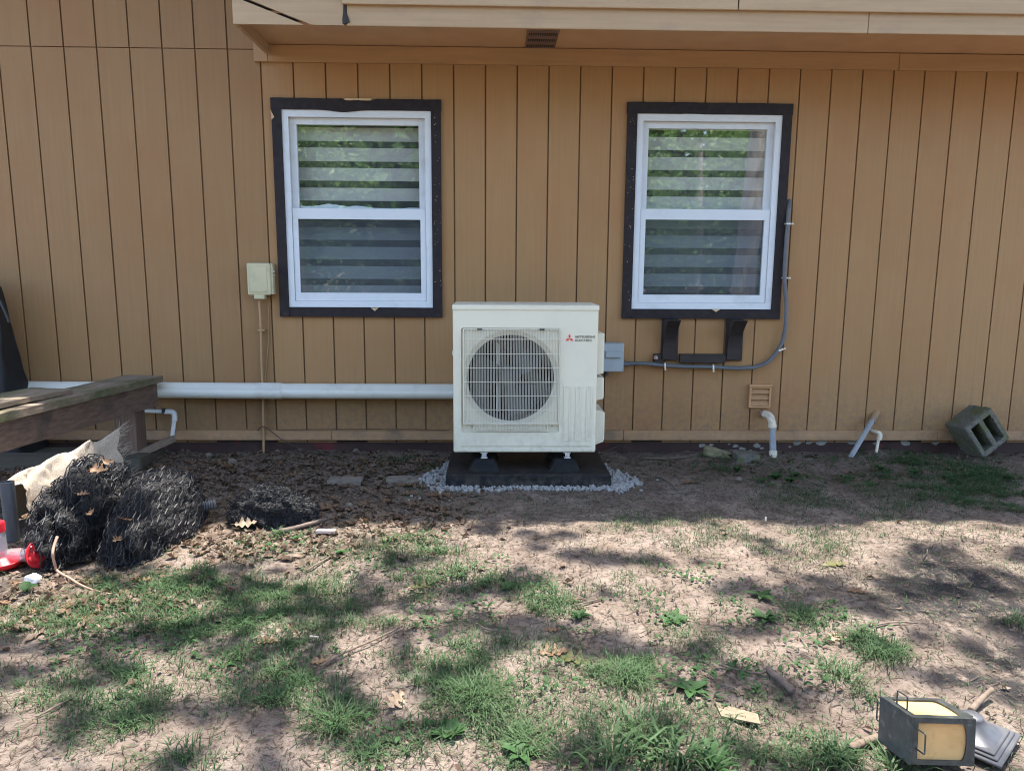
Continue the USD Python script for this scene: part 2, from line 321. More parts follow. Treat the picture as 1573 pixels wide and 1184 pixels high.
sheet_glass('clear_plastic', .05, (.88, .86, .86), (1, 1, 1), .12, .18, 0.0)
MATS['insect_mesh'] = usdkit.material(stage, '/World/Looks/insect_mesh', {
    't': ('transparent_bsdf', {}), 'p': ('principled_bsdf', {'base_color': (.07, .073, .076), 'roughness': .7, 'specular_ior_level': .1}), 'm': ('mix_closure', {'fac': .18})},
    [('t.BSDF', 'm.closure1'), ('p.BSDF', 'm.closure2')], surface='m.closure')
# soil: pale dry crust, darker damp crumbs, a charred patch and dark humus where the mesh says so
MATS['soil'] = usdkit.material(stage, '/World/Looks/soil', {
    'g': ('geometry', {}), 'n1': ('noise_texture', {'scale': 5.0, 'detail': 8, 'roughness': .65}), 'n2': ('noise_texture', {'scale': 45.0, 'detail': 6, 'roughness': .7}), 'n3': ('noise_texture', {'scale': 260.0, 'detail': 3, 'roughness': .7}),
    'r1': ('rgb_ramp', {'ramp': [(0, (.16, .12, .096)), (.40, (.215, .165, .134)), (.66, (.345, .277, .228)), (1, (.41, .335, .28))]}),
    'r2': ('rgb_ramp', {'ramp': [(0, (.22, .2, .19)), (.38, (.42, .40, .38)), (.5, (.88, .88, .88)), (.66, (1.0, 1, 1)), (1, (1.3, 1.25, 1.18))]}),
    'x': ('mix_color', {'blend_type': 'multiply', 'fac': .9, 'use_clamp': False}),
    'ach': ('attribute', {'attribute': 'charred'}), 'ahu': ('attribute', {'attribute': 'humus'}),
    'nb': ('noise_texture', {'scale': 16.0, 'detail': 6, 'roughness': .7}), 'mrc': ('map_range', {'from_min': .34, 'from_max': .50, 'to_min': 0.0, 'to_max': 1.0, 'clamp': True}), 'mu': ('math', {'math_type': 'multiply'}), 
    'xc': ('mix_color', {'blend_type': 'mix', 'b': (.042, .038, .038)}), 'xh': ('mix_color', {'blend_type': 'mix', 'b': (.175, .13, .10)}),
    'ad': ('math', {'math_type': 'add'}), 'bu': ('bump', {'strength': .9, 'distance': .016}), 'p': ('principled_bsdf', {'roughness': .95, 'specular_ior_level': .15})},
    [('g.position', 'n1.vector'), ('g.position', 'n2.vector'), ('g.position', 'n3.vector'), ('g.position', 'nb.vector'), ('n1.fac', 'r1.fac'), ('n2.fac', 'r2.fac'), ('r1.color', 'x.a'), ('r2.color', 'x.b'),
     ('nb.fac', 'mrc.value'), ('mrc.result', 'mu.value1'), ('ach.fac', 'mu.value2'), ('mu.value', 'xc.fac'), ('x.result', 'xc.a'), ('xc.result', 'xh.a'), ('ahu.fac', 'xh.fac'), ('xh.result', 'p.base_color'),
     ('n2.fac', 'ad.value1'), ('n3.fac', 'ad.value2'), ('ad.value', 'bu.height'), ('bu.normal', 'p.normal')], surface='p.BSDF')

# ------------------------------------------------------------------ ground
GX = np.unique(np.r_[-400, -150, -60, -30, -18, -12, -9, -7, np.linspace(-5.5, -3.6, 24), np.arange(-3.6, 4.4, .022), np.linspace(4.4, 6, 24), 7, 9, 12, 18, 30, 60, 150, 400])
GY = np.unique(np.r_[-400, -150, -60, -30, -18, -12, -9, -7, np.linspace(-6, -3.6, 30), np.arange(-3.6, 0.06, .022), .5, 2, 6, 20, 60, 150, 400])
def gz(x, y):
    p = np.stack([np.asarray(x, float), np.asarray(y, float), np.zeros(np.shape(x))], -1)
    near = np.clip(1 - np.maximum(np.abs(np.asarray(x)) - 5, 0) / 3, 0, 1)
    z = (meshkit.fbm(p * 2.2, 3, 3) - .5) * .05 + (meshkit.fbm(p * 11, 4, 5) - .5) * .022
    pad = np.clip((np.hypot(np.maximum(np.abs(np.asarray(x) - .21) - .55, 0), np.maximum(np.abs(np.asarray(y) + .5) - .4, 0))) / .15, 0, 1)
    return z * near * (.25 + .75 * pad) - .004
CHARRED = ell((1470, 895, 110, 36), (1520, 940, 90, 40), (1420, 930, 90, 26), (1550, 1010, 60, 40), (1480, 1040, 50, 18), (1560, 1060, 50, 26), (1440, 870, 70, 20))
HUMUS = ell((400, 730, 330, 46), (60, 760, 190, 90), (200, 800, 150, 50), (1130, 722, 130, 22), (700, 720, 90, 25), (1340, 735, 190, 22), (620, 770, 150, 18))
gx, gy = np.meshgrid(GX, GY, indexing='ij')
gv = np.stack([gx, gy, gz(gx, gy)], -1).reshape(-1, 3)
nx, ny = len(GX), len(GY)
i0 = (np.arange(nx - 1)[:, None] * ny + np.arange(ny - 1)).ravel()
gf = np.vstack([np.stack([i0, i0 + ny, i0 + ny + 1], 1), np.stack([i0, i0 + ny + 1, i0 + 1], 1)])
gp = obj('ground', (gv, gf), 'soil', smooth=True, kind='structure')
gm = UsdGeom.PrimvarsAPI(stage.GetPrimAtPath(gp))
edge = (meshkit.fbm(gv * [3, 3, 0], 3, 9) - .5) * .35
def soft_mask(e, soft, gain=1.0):
    rr = np.sqrt((((gv[:, 0:1] - e[:, 0]) / e[:, 2]) ** 2) + (((gv[:, 1:2] - e[:, 1]) / e[:, 3]) ** 2)).min(1) + edge * 1.4
    return (np.clip((1 - rr) / soft + .5, 0, 1) * gain).astype(np.float32)
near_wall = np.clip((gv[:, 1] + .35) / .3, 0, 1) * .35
away = (np.hypot(np.maximum(np.abs(gv[:, 0]) - 5, 0), np.maximum(-gv[:, 1] - 6, 0)) > .5) * .6
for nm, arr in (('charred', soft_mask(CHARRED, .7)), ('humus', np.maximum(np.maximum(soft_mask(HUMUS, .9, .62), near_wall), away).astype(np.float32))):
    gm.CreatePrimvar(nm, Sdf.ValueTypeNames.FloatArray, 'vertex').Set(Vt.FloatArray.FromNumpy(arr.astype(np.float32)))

# ------------------------------------------------------------------ house
house = thing('house', 'tan house wall of grooved vertical boards with eave and two windows', 'house', (0, 0, 0))
K0, PITCH = .3552, .2032
def groove(k): return K0 + PITCH * (k - 16)
WIN = [(-1.418, -.335, .923, 2.310), (.861, 1.940, .921, 2.311)]          # casing outlines x0 x1 z0 z1
holes = unary_union([sbox(a + .05, c + .05, b - .05, d - .05) for a, b, c, d in WIN])
rng = np.random.default_rng(1)
SK_T, SK_B, SEAM = .152, .083, 2.602
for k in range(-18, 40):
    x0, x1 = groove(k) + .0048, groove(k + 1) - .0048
    m_ = ['tan_siding_paint', 'tan_siding_paint_warm'][int(rng.integers(2))] if k > 6 else 'tan_siding_paint_shaded'
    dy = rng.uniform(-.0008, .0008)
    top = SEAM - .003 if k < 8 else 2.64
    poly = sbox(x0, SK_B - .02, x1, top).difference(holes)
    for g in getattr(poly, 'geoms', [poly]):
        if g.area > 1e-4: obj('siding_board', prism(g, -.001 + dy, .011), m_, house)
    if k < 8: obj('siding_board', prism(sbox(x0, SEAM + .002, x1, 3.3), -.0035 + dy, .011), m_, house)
back = sbox(-6.6, 0, 5.3, 2.7).union(sbox(-6.6, 0, groove(8), 3.3)).difference(unary_union([sbox(a + .055, c + .055, b - .055, d - .055) for a, b, c, d in WIN]))
obj('sheathing', prism(back, .0095, .03), 'groove_paint', house)
# boards laid over the siding
fx0 = W(391, 80)[0]; fx1 = W(412, 80)[0]; fj = W(1379, 96)[0]
obj('frieze_board', cbox(fx0, fx1 - .001, -.023, -.002, 2.525, 2.640, .002), 'trim_paint', house)
obj('frieze_board', cbox(fx1, fj - .0012, -.021, -.002, 2.526, 2.628, .002), 'trim_paint', house)
obj('frieze_board', cbox(fj + .0012, 5.3, -.0225, -.002, 2.525, 2.627, .002), 'trim_paint', house)
for a, b in ((-6.6, -3.5), (-3.4985, -1.1), (-1.0985, .9), (.9015, 3.1), (3.1015, 5.3)):
    obj('skirting_board', cbox(a, b, -.024 - rng.uniform(0, .002), -.002, SK_B, SK_T, .003), 'skirting_paint', house)
obj('foundation', prism(sbox(-6.6, -.3, 5.3, SK_B + .012), -.0005, .12), 'foundation_paint', house)
ch = []
for px, py, s_ in ((1078, 684, .022), (1092, 683, .016), (1098, 689, .011), (1130, 685, .02), (1140, 689, .024), (1163, 684, .026), (1170, 688, .014), (1225, 680, .03), (1243, 679, .02), (1262, 679, .035), (1310, 679, .03), (1345, 681, .02), (1390, 680, .035), (1437, 680, .026), (1105, 691, .009), (1120, 682, .009), (1152, 692, .012), (1213, 686, .012)):
    c = W(px, py); aa = np.linspace(0, 2 * PI, 18, endpoint=False); rr = s_ * (.45 + 1.1 * meshkit.fbm(np.stack([np.cos(aa) * 1.6 + px, np.sin(aa) * 1.6, aa * 0], 1), 3, 4))
    ch.append(Polygon([(c[0] + r_ * math.cos(t), min(c[2] + r_ * .55 * math.sin(t), .093)) for r_, t in zip(rr, aa)]).buffer(0))
obj('paint_chips', cat_(*[prism(g, -.0022, -.0004) for g in ch]), 'foundation_chip', house, kind='stuff')
# eave
EY = -.62
eL = W(358, 36, EY)[0]; eB = W(700, 42, EY)[2]
gap0, gap1, gapm = W(377, -3, EY), W(478, 37, EY), W(530, 38, EY)[0]
zt = 2.86
dirg = (gap1 - gap0); slope = dirg[2] / dirg[0]
def gapline(x, o): return gap1[2] + slope * (x - gap1[0]) + o
xt = gap1[0] + (zt - gap1[2]) / slope
lowtri = sbox(eL, eB, gap1[0], zt).intersection(Polygon([(xt - .042, zt), (gap1[0] - .040, eB), (eL - 1, eB), (eL - 1, zt)]))
uptri = sbox(eL, eB, gapm - .005, zt).intersection(Polygon([(xt + .004, zt), (gap1[0] + .004, eB), (gapm, eB), (gapm, zt)]))
obj('fascia_board', prism(lowtri, EY, EY + .02), 'fascia_paint', house)
obj('fascia_board', prism(rough_edge(uptri, .0015, .02, 4), EY - .003, EY + .02), 'fascia_paint', house)
for a, b in ((gapm + .010, 2.1), (2.103, 5.3)):
    obj('fascia_board', cbox(a, b, EY, EY + .02, eB - .001, 2.71, .003), 'fascia_paint', house)
ux = W(1133, 5, EY)[0]; z_u = W(900, 12, EY - .02)[2]
for a, b in ((gapm - .01, ux - .003), (ux + .003, 5.3)):
    obj('upper_fascia_board', cbox(a, b, EY - .022, EY - .002, z_u, 2.87, .003), 'fascia_paint', house)
c = W(533, 24, EY)
obj('rotten_split', prism(Polygon([(gapm - .012, eB + .004), (gapm + .028, eB + .016), (gapm + .02, eB + .04), (gapm + .006, eB + .075), (gapm + .008, eB + .11), (gapm - .005, eB + .112), (gapm - .008, eB + .06), (gapm - .014, eB + .03)]), EY - .005, EY + .01), 'dark_gap', house)
obj('eave_end_board', cbox(eL, eL + .02, EY + .0205, -.03, eB, zt, .003), 'fascia_paint', house)
obj('eave_gap_shade', box(eL + .021, 5.3, EY + .03, EY + .05, eB + .03, zt - .01), 'dark_gap', house)  # added dark sheet, stands for the shade inside the open eave gap
SZ = 2.632
obj('soffit', prism(sbox(eL + .021, SZ, 5.3, SZ + .012), EY + .021, -.004), 'soffit_paint', house)
v0, v1 = G(808, 45, SZ), G(856, 75, SZ)
vx0, vx1, vy0, vy1 = G(808, 60, SZ)[0], G(856, 60, SZ)[0], G(830, 45, SZ)[1], G(830, 75, SZ)[1]
sv = obj('soffit_vent', cbox(vx0, vx1, min(vy0, vy1), max(vy0, vy1), SZ - .006, SZ - .0005, .002), 'vent_brown', house)
sl = []
for r_ in range(3):
    for c_ in range(13):
        a = vx0 + (vx1 - vx0) * (.08 + .84 * c_ / 12); b = vy0 + (vy1 - vy0) * (.2 + .3 * r_)
        sl.append(box(a - .0035, a + .0035, b - .022, b + .022, SZ - .0085, SZ - .005))
obj('vent_slots', cat_(*sl), 'dark_gap', sv, kind='stuff')
rs = math.tan(math.radians(22))
def roof_slab(x0, x1, y0, z0, y1, t=.05):
    z1 = z0 + (y1 - y0) * rs
    v = np.array([[x, y, z] for x in (x0, x1) for y, z in ((y0, z0), (y1, z1), (y1, z1 + t), (y0, z0 + t))])
    f = [[0, 1, 2], [0, 2, 3], [4, 6, 5], [4, 7, 6], [0, 4, 5], [0, 5, 1], [1, 5, 6], [1, 6, 2], [2, 6, 7], [2, 7, 3], [3, 7, 4], [3, 4, 0]]
    return v, np.array(f)
obj('roof', cat_(roof_slab(eL, 5.5, EY - .05, 2.875, 4.0), roof_slab(-6.8, eL - .01, -.42, 3.34, 4.0)), 'roof_shingle', house)
obj('side_wall', cat_(box(-6.6, -6.55, .031, 7.9, 0, 3.3), box(5.25, 5.3, .031, 7.9, 0, 2.7), box(-6.6, 5.3, 7.9, 8.0, 0, 4.2)), 'groove_paint', house)
obj('room_wall', cat_(box(-2.5, 5.2, 2.6, 2.65, 0, 2.6), box(-2.5, 5.2, .12, 2.6, .25, .3), box(-2.5, 5.2, .12, 2.6, 2.55, 2.6), box(-2.5, -2.45, .12, 2.6, .3, 2.55), box(.2, .25, .12, 2.6, .3, 2.55), box(4, 4.05, .12, 2.6, .3, 2.55)), 'interior_paint', house)

def chip_strip(pts): return Polygon(pts).buffer(0)
for wi, (a, b, c, d) in enumerate(WIN):
    # painted casing boards
    wf = [(-1.352, -.401, .987, 2.241), (.930, 1.876, .986, 2.241)][wi]
    fx0_, fx1_, fz0, fz1 = wf
    lab = ['white double hung window reflecting a pale tree crown', 'white double hung window reflecting bright green trees and a trunk'][wi]
    fr = [sbox(fx0_, fz0, fx1_, fz1).difference(sbox(fx0_ + .040, fz0 + .042, fx1_ - .040, fz1 - .044))]
    w = obj('window', prism(fr[0], -.012, .07), 'white_vinyl', house, label=lab)
    topb = sbox(a, fz1 + .001, b, d)
    n_ = 70
    rg = np.random.default_rng(30 + wi)
    xs = np.linspace(a, b, n_)
    jag = .004 * (meshkit.fbm(np.stack([xs * 14, xs * 0 + wi, xs * 0], 1), 3, 2) - .5)
    if wi == 0:
        top_e = d + jag - np.where((xs > a + .47) & (xs < a + .66), .010 + .006 * np.sin(xs * 60), 0); bot_e = fz1 - .001 - np.where((xs > a + .30) & (xs < a + .62), .013 * np.exp(-((xs - a - .46) / .09) ** 2), 0)
    else:
        top_e = d + jag; bot_e = fz1 - .001 + 0 * xs + np.where((xs > a + .36) & (xs < a + .50), .006, 0)
    topp = Polygon(list(zip(xs, top_e)) + list(zip(xs[::-1], bot_e[::-1]))).buffer(0)
    obj('casing_board', prism(topp, -.020, -.002), 'casing_paint', w)
    obj('casing_board', prism(sbox(a + .004, c, fx0_ - .001, fz1), -.021, -.002), 'casing_paint', w)
    obj('casing_board', prism(sbox(fx1_ + .001, c, b - .003, fz1), -.0205, -.002), 'casing_paint', w)
    obj('casing_board', prism(rough_edge(sbox(fx0_ - .0005, c, fx1_ + .0005, fz0 - .001), .0015, .02, 7 + wi), -.0195, -.002), 'casing_paint', w)
    cx_ = W([690, 1102][wi] - [95, 0][wi] * 0, 0)[0]
    ch = []
    if wi == 0:
        p = W(575, 474, -.02); ch.append(Polygon([(p[0] - .025, p[2] + .004), (p[0] + .03, p[2] + .006), (p[0] + .004, p[2] - .016)]))
        p = W(419, 177, -.02); ch.append(Polygon([(a + .001, p[2] + .03), (a + .022, p[2] - .012), (a + .004, p[2] - .028)]))
        p = W(550, 152, -.02); ch.append(rough_edge(sbox(p[0] - .085, p[2] - .010, p[0] + .085, p[2] + .002), .004, .012, 3))
    else:
        p = W(1100, 476, -.02); ch.append(Polygon([(p[0] - .03, p[2] + .004), (p[0] + .03, p[2] + .006), (p[0], p[2] - .014)]))
    for _ in range(26):
        sd = rg.integers(2); z = rg.uniform(c + .1, d - .1); x = (rg.uniform(a + .008, fx0_ - .01) if sd == wi - 1 or wi == 1 else rg.uniform(fx1_ + .01, b - .008)); r_ = rg.uniform(.0012, .003)
        ch.append(Point(x, z).buffer(r_, 3))
    obj('paint_chips', cat_(*[prism(p_, -.0222, -.0195) for p_ in ch]), 'bare_chip', w, kind='stuff')
    # sashes
    zm = [W(550, 329)[2], W(1085, 330)[2]][wi]
    ix0, ix1, iz0, iz1 = fx0_ + .041, fx1_ - .041, fz0 + .043, fz1 - .045
    us = sbox(ix0, zm - .02, ix1, iz1).difference(sbox(ix0 + .042, zm + .026, ix1 - .042, iz1 - .040))
    ls = sbox(ix0 + .001, iz0, ix1 - .001, zm + .034).difference(sbox(ix0 + .036, iz0 + .052, ix1 - .036, zm - .034))
    s1 = obj('upper_sash', prism(us, .018, .042), 'white_vinyl', w)
    s2 = obj('lower_sash', prism(ls, -.006, .0165), 'white_vinyl', w)
    obj('pane', box(ix0 + .03, ix1 - .03, .030, .033, zm, iz1 - .03), 'pane_glass', w)
    obj('pane', box(ix0 + .03, ix1 - .03, .008, .011, iz0 + .04, zm), 'pane_glass', w)
    obj('insect_screen', box(ix0 + .032, ix1 - .032, .0025, .003, iz0 + .042, zm - .02), 'insect_mesh', w)
    lk = W([578, 1108][wi], [322, 329][wi], -.006)
    obj('sash_lock', cbox(lk[0] - .012, lk[0] + .012, -.012, -.0062, lk[2] - .004, lk[2] + .004, .001), 'logo_black', w) if False else None
    obj('jamb', prism(sbox(fx0_ - .02, fz0 - .02, fx1_ + .02, fz1 + .02).difference(sbox(fx0_ + .02, fz0 + .02, fx1_ - .02, fz1 - .02)), .071, .16), 'interior_paint', w)
    # striped roller shade inside
    bl = thing('zebra_blind', ['striped grey zebra shade behind the left window', 'striped grey zebra shade behind the right window, above the brown bracket'][wi], 'window blind', ((fx0_ + fx1_) / 2, .1, fz0))
    z = fz1 - .01; k = 0
    ph = [W(550, 213)[2], W(1085, 228)[2]][wi] 
    pitch = .128; z = ph + pitch * math.floor((fz1 - ph) / pitch)
    obj('head_rail', cbox(fx0_ + .05, fx1_ - .05, .085, .13, fz1 - .055, fz1 - .02, .004), 'white_vinyl', bl)
    rgb = np.random.default_rng(60 + wi)
    while z > fz0 + .03:
        j = rgb.uniform(-.002, .002)
        zt_ = min(z + .084, fz1 - .056)
        if zt_ > z + .01: obj('opaque_band', box(fx0_ + .052, fx1_ - .052, .1 + j * .3, .1012 + j * .3, z + j, zt_), 'grey_blind', bl)
        obj('sheer_band', box(fx0_ + .052, fx1_ - .052, .1002, .1008, z - .0435, z + j - .0005), 'sheer_blind', bl)
        z -= pitch
    obj('bottom_rail', cbox(fx0_ + .055, fx1_ - .055, .09, .11, fz0 + .045, fz0 + .07, .004), 'grey_blind', bl)
    if wi == 0:
        xs = np.linspace(ix0 + .045, ix1 - .045, 60)
        hgt = .012 + .03 * meshkit.fbm(np.stack([xs * 9, xs * 0, xs * 0], 1), 3, 4) * (1 + .8 * np.sin((xs - ix0) * 7))
        f1 = Polygon([(x, zm + .02) for x in xs] + [(x, zm + .026 + h) for x, h in zip(xs[::-1], hgt[::-1])]).buffer(0)
        obj('crumpled_film', prism(f1, .036, .05), 'crumpled_film', None, label='crumpled white plastic film along the middle rail of the left window', cat='plastic film')

# ------------------------------------------------------------------ air conditioner
AY = -.72
aL, aR = W(696, 600, AY)[0], W(917, 600, AY)[0]
aB, aT = W(800, 695, AY)[2], W(800, 468, AY)[2]
AW = aR - aL; su = AW / 771.0; sv_ = (aT - aB) / 793.0
def au(cx): return aL + (cx - 122) * su
def av(cy): return aB + (888 - cy) * sv_
ac = thing('air_conditioner', 'ivory outdoor air conditioner unit with round fan grille on black base', 'air conditioner', ((aL + aR) / 2, AY + .16, aB))
AD = .33
def rrect(x0, z0, x1, z1, r): return sbox(x0 + r, z0 + r, x1 - r, z1 - r).buffer(r, 8)
body = rbox(aL, aR, AY, AY + AD, aB, aT - .012, .011)
def cyl(cx, cz, r, y0, y1, n=64): return m3.Manifold.cylinder(y1 - y0, r, r, n).rotate((-90, 0, 0)).translate((cx, y0, cz))
def mprism(poly, y0, y1):
    v, f = prism(poly, y0, y1); t = trimesh.Trimesh(v, f); t.merge_vertices(); t.fix_normals()
    return m3.Manifold(m3.Mesh(np.array(t.vertices, np.float32), np.array(t.faces, np.uint32)))
fcx, fcz, fr_ = au(430), av(487), 233 * su
rec = rrect(au(165), av(776), au(692), av(217), .014)
body -= mprism(rec, AY - .01, AY + .012)
bell = m3.Manifold.cylinder(.022, fr_ * 1.115, fr_, 72).rotate((-90, 0, 0)).translate((fcx, AY + .0119, fcz))
body -= bell
body -= cyl(fcx, fcz, fr_, AY + .03, AY + .26)
low = rrect(au(232), av(776), au(632), av(725), .006)
body -= mprism(sbox(au(165), av(858), au(868), av(852)), AY - .01, AY + .0035)
obj('cabinet', body, 'ac_ivory', ac, smooth=35)
lid = rbox(aL - .003, aR + .003, AY - .004, AY + AD + .003, aT - .034, aT, .008)
obj('top_panel', lid, 'ac_ivory', ac, smooth=35)
obj('fan_shroud', (lambda m: m)(cyl(fcx, fcz, fr_ - .0005, AY + .034, AY + .2599) - cyl(fcx, fcz, fr_ - .006, AY + .033, AY + .25)), 'ac_shroud', ac, smooth=35)
obj('coil', prism(Point(fcx, fcz).buffer(fr_ - .008, 16), AY + .235, AY + .245), 'coil_fins', ac)
# fan: hub and three swept blades
fan = obj('fan_hub', xf(lathe([(0, 0), (.055, 0), (.06, .01), (.06, .07), (0, .07)], 32), rotx(PI / 2), (fcx, AY + .145, fcz)), 'ac_fan', ac, smooth=40)
for b_ in range(3):
    U, T_ = np.meshgrid(np.linspace(0, 1, 10), np.linspace(0, 1, 10), indexing='ij')
    rad = .055 + (fr_ - .075) * U; ang = b_ * 2 * PI / 3 + .5 + (T_ - .2) * (1.25 + .25 * U) + .35 * U ** 2
    P_ = np.stack([fcx + rad * np.cos(ang), AY + .07 + .07 * T_ + .01 * U, fcz + rad * np.sin(ang)], -1).reshape(-1, 3)
    ii = (np.arange(9)[:, None] * 10 + np.arange(9)).ravel()
    F_ = np.vstack([np.stack([ii, ii + 10, ii + 11], 1), np.stack([ii, ii + 11, ii + 1], 1)])
    P2 = P_ + [0, .004, 0]
    obj('fan_blade', (np.vstack([P_, P2]), np.vstack([F_, F_[:, ::-1] + 100])), 'ac_fan', ac, smooth=True)
obj('motor_bracket', cat_(box(au(352), au(372), AY + .160, AY + .17, av(690), av(270)), box(au(470), au(488), AY + .160, AY + .17, av(700), av(275)), xf(lathe([(0, 0), (.05, 0), (.055, .012), (.055, .05), (0, .05)], 24), rotx(-PI / 2), (fcx, AY + .15, fcz))), 'ac_motor', ac)
# wire guard: 62 uprights and seven cross wires
A_, B_ = [], []
gy_ = AY - .012
for i in range(63):
    x = au(182 + 504 * i / 62); inl = 236 < 182 + 504 * i / 62 < 630
    zb, ztp = (av(768) if inl else av(730)), av(224)
    bow = -.006 * (1 - ((i - 31) / 31) ** 2)
    A_ += [(x, gy_ + .010, zb), (x, gy_ + bow, zb + .012), (x, gy_ + bow, ztp - .01)]; B_ += [(x, gy_ + bow, zb + .012), (x, gy_ + bow, ztp - .01), (x, gy_ + .012, ztp)]
guard = obj('fan_guard', segs(A_, B_, .00125), 'ac_ivory_wire', ac)
for cy in (275, 352, 427, 502, 576, 650, 722):
    xs = np.linspace(au(178), au(690), 14); bow = -.0062 * (1 - np.linspace(-1, 1, 14) ** 2)
    obj('cross_wire', tube(np.stack([xs, gy_ - .0015 + bow, np.full(14, av(cy))], 1), .0019, 6), 'ac_ivory_wire', guard)
obj('guard_frame', prism(rrect(au(174), av(736), au(692), av(220), .008).difference(rrect(au(180), av(729), au(686), av(226), .006)), AY + .003, AY + .0105), 'ac_ivory_wire', guard)
obj('guard_frame', prism(rrect(au(230), av(772), au(634), av(738), .004).difference(rrect(au(236), av(767), au(628), av(737.5), .003)), AY + .003, AY + .0105), 'ac_ivory_wire', guard)
for cx in (264, 593): obj('guard_clip', cbox(au(cx - 14), au(cx + 14), AY - .006, AY + .002, av(229), av(221), .002), 'logo_black', ac)
for cx, cy in ((183, 224), (674, 224), (222, 747), (632, 747), (655, 743), (560, 119), (184, 876), (385, 876), (868, 873)):
    obj('screw', xf(lathe([(0, 0), (.0042, 0), (.0036, .002), (0, .0024)], 12), rotx(PI / 2), (au(cx), AY + (.0125 if 740 < cy < 760 or cy == 224 else .0005), av(cy))), 'logo_black' if cy > 700 and cy < 760 else 'galvanized', ac)
# raised ribs low on the right, logo above
for x0, x1 in ((716, 750), (780, 806), (838, 867)):
    rp = rrect(au(x0), av(823), au(x1), av(523), .012)
    obj('raised_rib', cat_(prism(rp.difference(rp.buffer(-.0055)), AY - .0035, AY + .002), prism(rp.buffer(-.0055), AY - .0012, AY + .002)), 'ac_ivory', ac)
s = .0152; lc = np.array([au(740.5), av(271)])
for j, an in enumerate((90, 210, 330)):
    an = math.radians(an); P_ = [lc, lc + s * np.array([math.cos(an - PI / 6), math.sin(an - PI / 6)]), lc + s * math.sqrt(3) * np.array([math.cos(an), math.sin(an)]), lc + s * np.array([math.cos(an + PI / 6), math.sin(an + PI / 6)])]
    obj('logo_diamond', prism(Polygon(P_).buffer(-.0006), AY - .0016, AY + .001), 'logo_red', ac)
for txt, cy in (('MITSUBISHI', 267), ('ELECTRIC', 286)):
    t = meshkit.text_mesh(txt, .0125, .002); v = np.array(t.vertices)
    wd = v[:, 0].max() - v[:, 0].min(); tgt = (au(875) - au(772)) * (1 if txt[0] == 'M' else .85)
    v[:, 0] = (v[:, 0] - v[:, 0].min()) * tgt / wd
    obj('logo_word', (np.stack([au(772) + v[:, 0], AY + .0004 - v[:, 2], av(cy) + v[:, 1]], 1), np.array(t.faces)), 'logo_black', ac)
# service covers on the right flank, tab on the left
def cover(x1, cy0, cy1, y0, y1, ch):
    z0, z1 = av(cy1), av(cy0); x = au(x1)
    pts = [(aR - .004, y, z) for y in (y0, y1) for z in (z0, z1)] + [(x, y, z) for y in (y0 + .012, y1 - .012) for z in (z0 + ch, z1 - ch * .6)] + [(x - .008, y, z) for y in (y0, y1) for z in (z0 + ch * .6, z1 - ch * .3)]
    return m3.Manifold.hull_points(np.array(pts))
obj('service_cover', cover(932, 243, 466, AY + .03, AY + .2, .010), 'ac_ivory', ac)
obj('service_cover', cover(937, 481, 608, AY + .04, AY + .2, .014), 'ac_ivory', ac)
obj('service_cover', cover(947, 662, 858, AY + .05, AY + .28, .035), 'ac_ivory', ac)
obj('side_handle', rbox(au(114), aL + .004, AY + .08, AY + .2, av(372), av(348), .004), 'ac_ivory', ac, smooth=40)
# feet
pad_t = .092
for cx in (288, 740):
    x = au(cx)
    obj('mounting_foot', cat_(cbox(x - .022, x + .022, AY + .005, AY + .32, aB - .006, aB - .001, .001), cbox(x - .02, x + .02, AY - .012, AY + .02, aB - .034, aB - .029, .001), cbox(x - .014, x + .014, AY - .002, AY + .003, aB - .03, aB - .004, .001), xf(lathe([(0, 0), (.008, 0), (.008, .012), (0, .012)], 6), None, (x, AY - .004, aB - .029))), 'galvanized', ac)

# black base with two risers
base = thing('equipment_base', 'black plastic base pad with two risers under the air conditioner', 'equipment base', ((aL + aR) / 2, -.5, 0))
PY = -.835
pL, pR = W(685, 740, PY)[0], W(938.5, 740, PY)[0]
pz = W(800, 729, PY)[2]; pback = -.25
pm_ = m3.Manifold.hull_points(np.array([(x, y, z) for x, y, z in [(pL - .006, PY - .004, -.05), (pR + .006, PY - .004, -.05), (pL - .006, pback, -.05), (pR + .006, pback, -.05), (pL, PY, pz - .006), (pR, PY, pz - .006), (pL + .006, PY + .006, pz), (pR - .006, PY + .006, pz), (pL, pback, pz - .006), (pR, pback, pz - .006), (pL + .006, pback - .006, pz), (pR - .006, pback - .006, pz)]]))
obj('pad', pm_, 'pad_plastic', base)
obj('pad_plate', cat_(cbox(au(476), au(577), PY - .004, PY + .01, pz - .022, pz - .004, .001), cbox(au(468), au(580), PY + .012, PY + .09, pz - .001, pz + .0025, .001)), 'box_gray' if False else 'pad_plastic', base)
for cx0, cx1 in ((205, 372), (640, 810)):
    x0, x1 = au(cx0), au(cx1); ym = AY + .0
    for yc in (AY + .005, AY + .31):
        obj('riser', m3.Manifold.hull_points(np.array([(x, y, z) for x, y, z in [(x0, yc - .055, pz - .001), (x1, yc - .055, pz - .001), (x0, yc + .055, pz - .001), (x1, yc + .055, pz - .001), (x0 + .035, yc - .03, aB - .036), (x1 - .035, yc - .03, aB - .036), (x0 + .035, yc + .03, aB - .036), (x1 - .035, yc + .03, aB - .036)]])), 'pad_plastic', base)

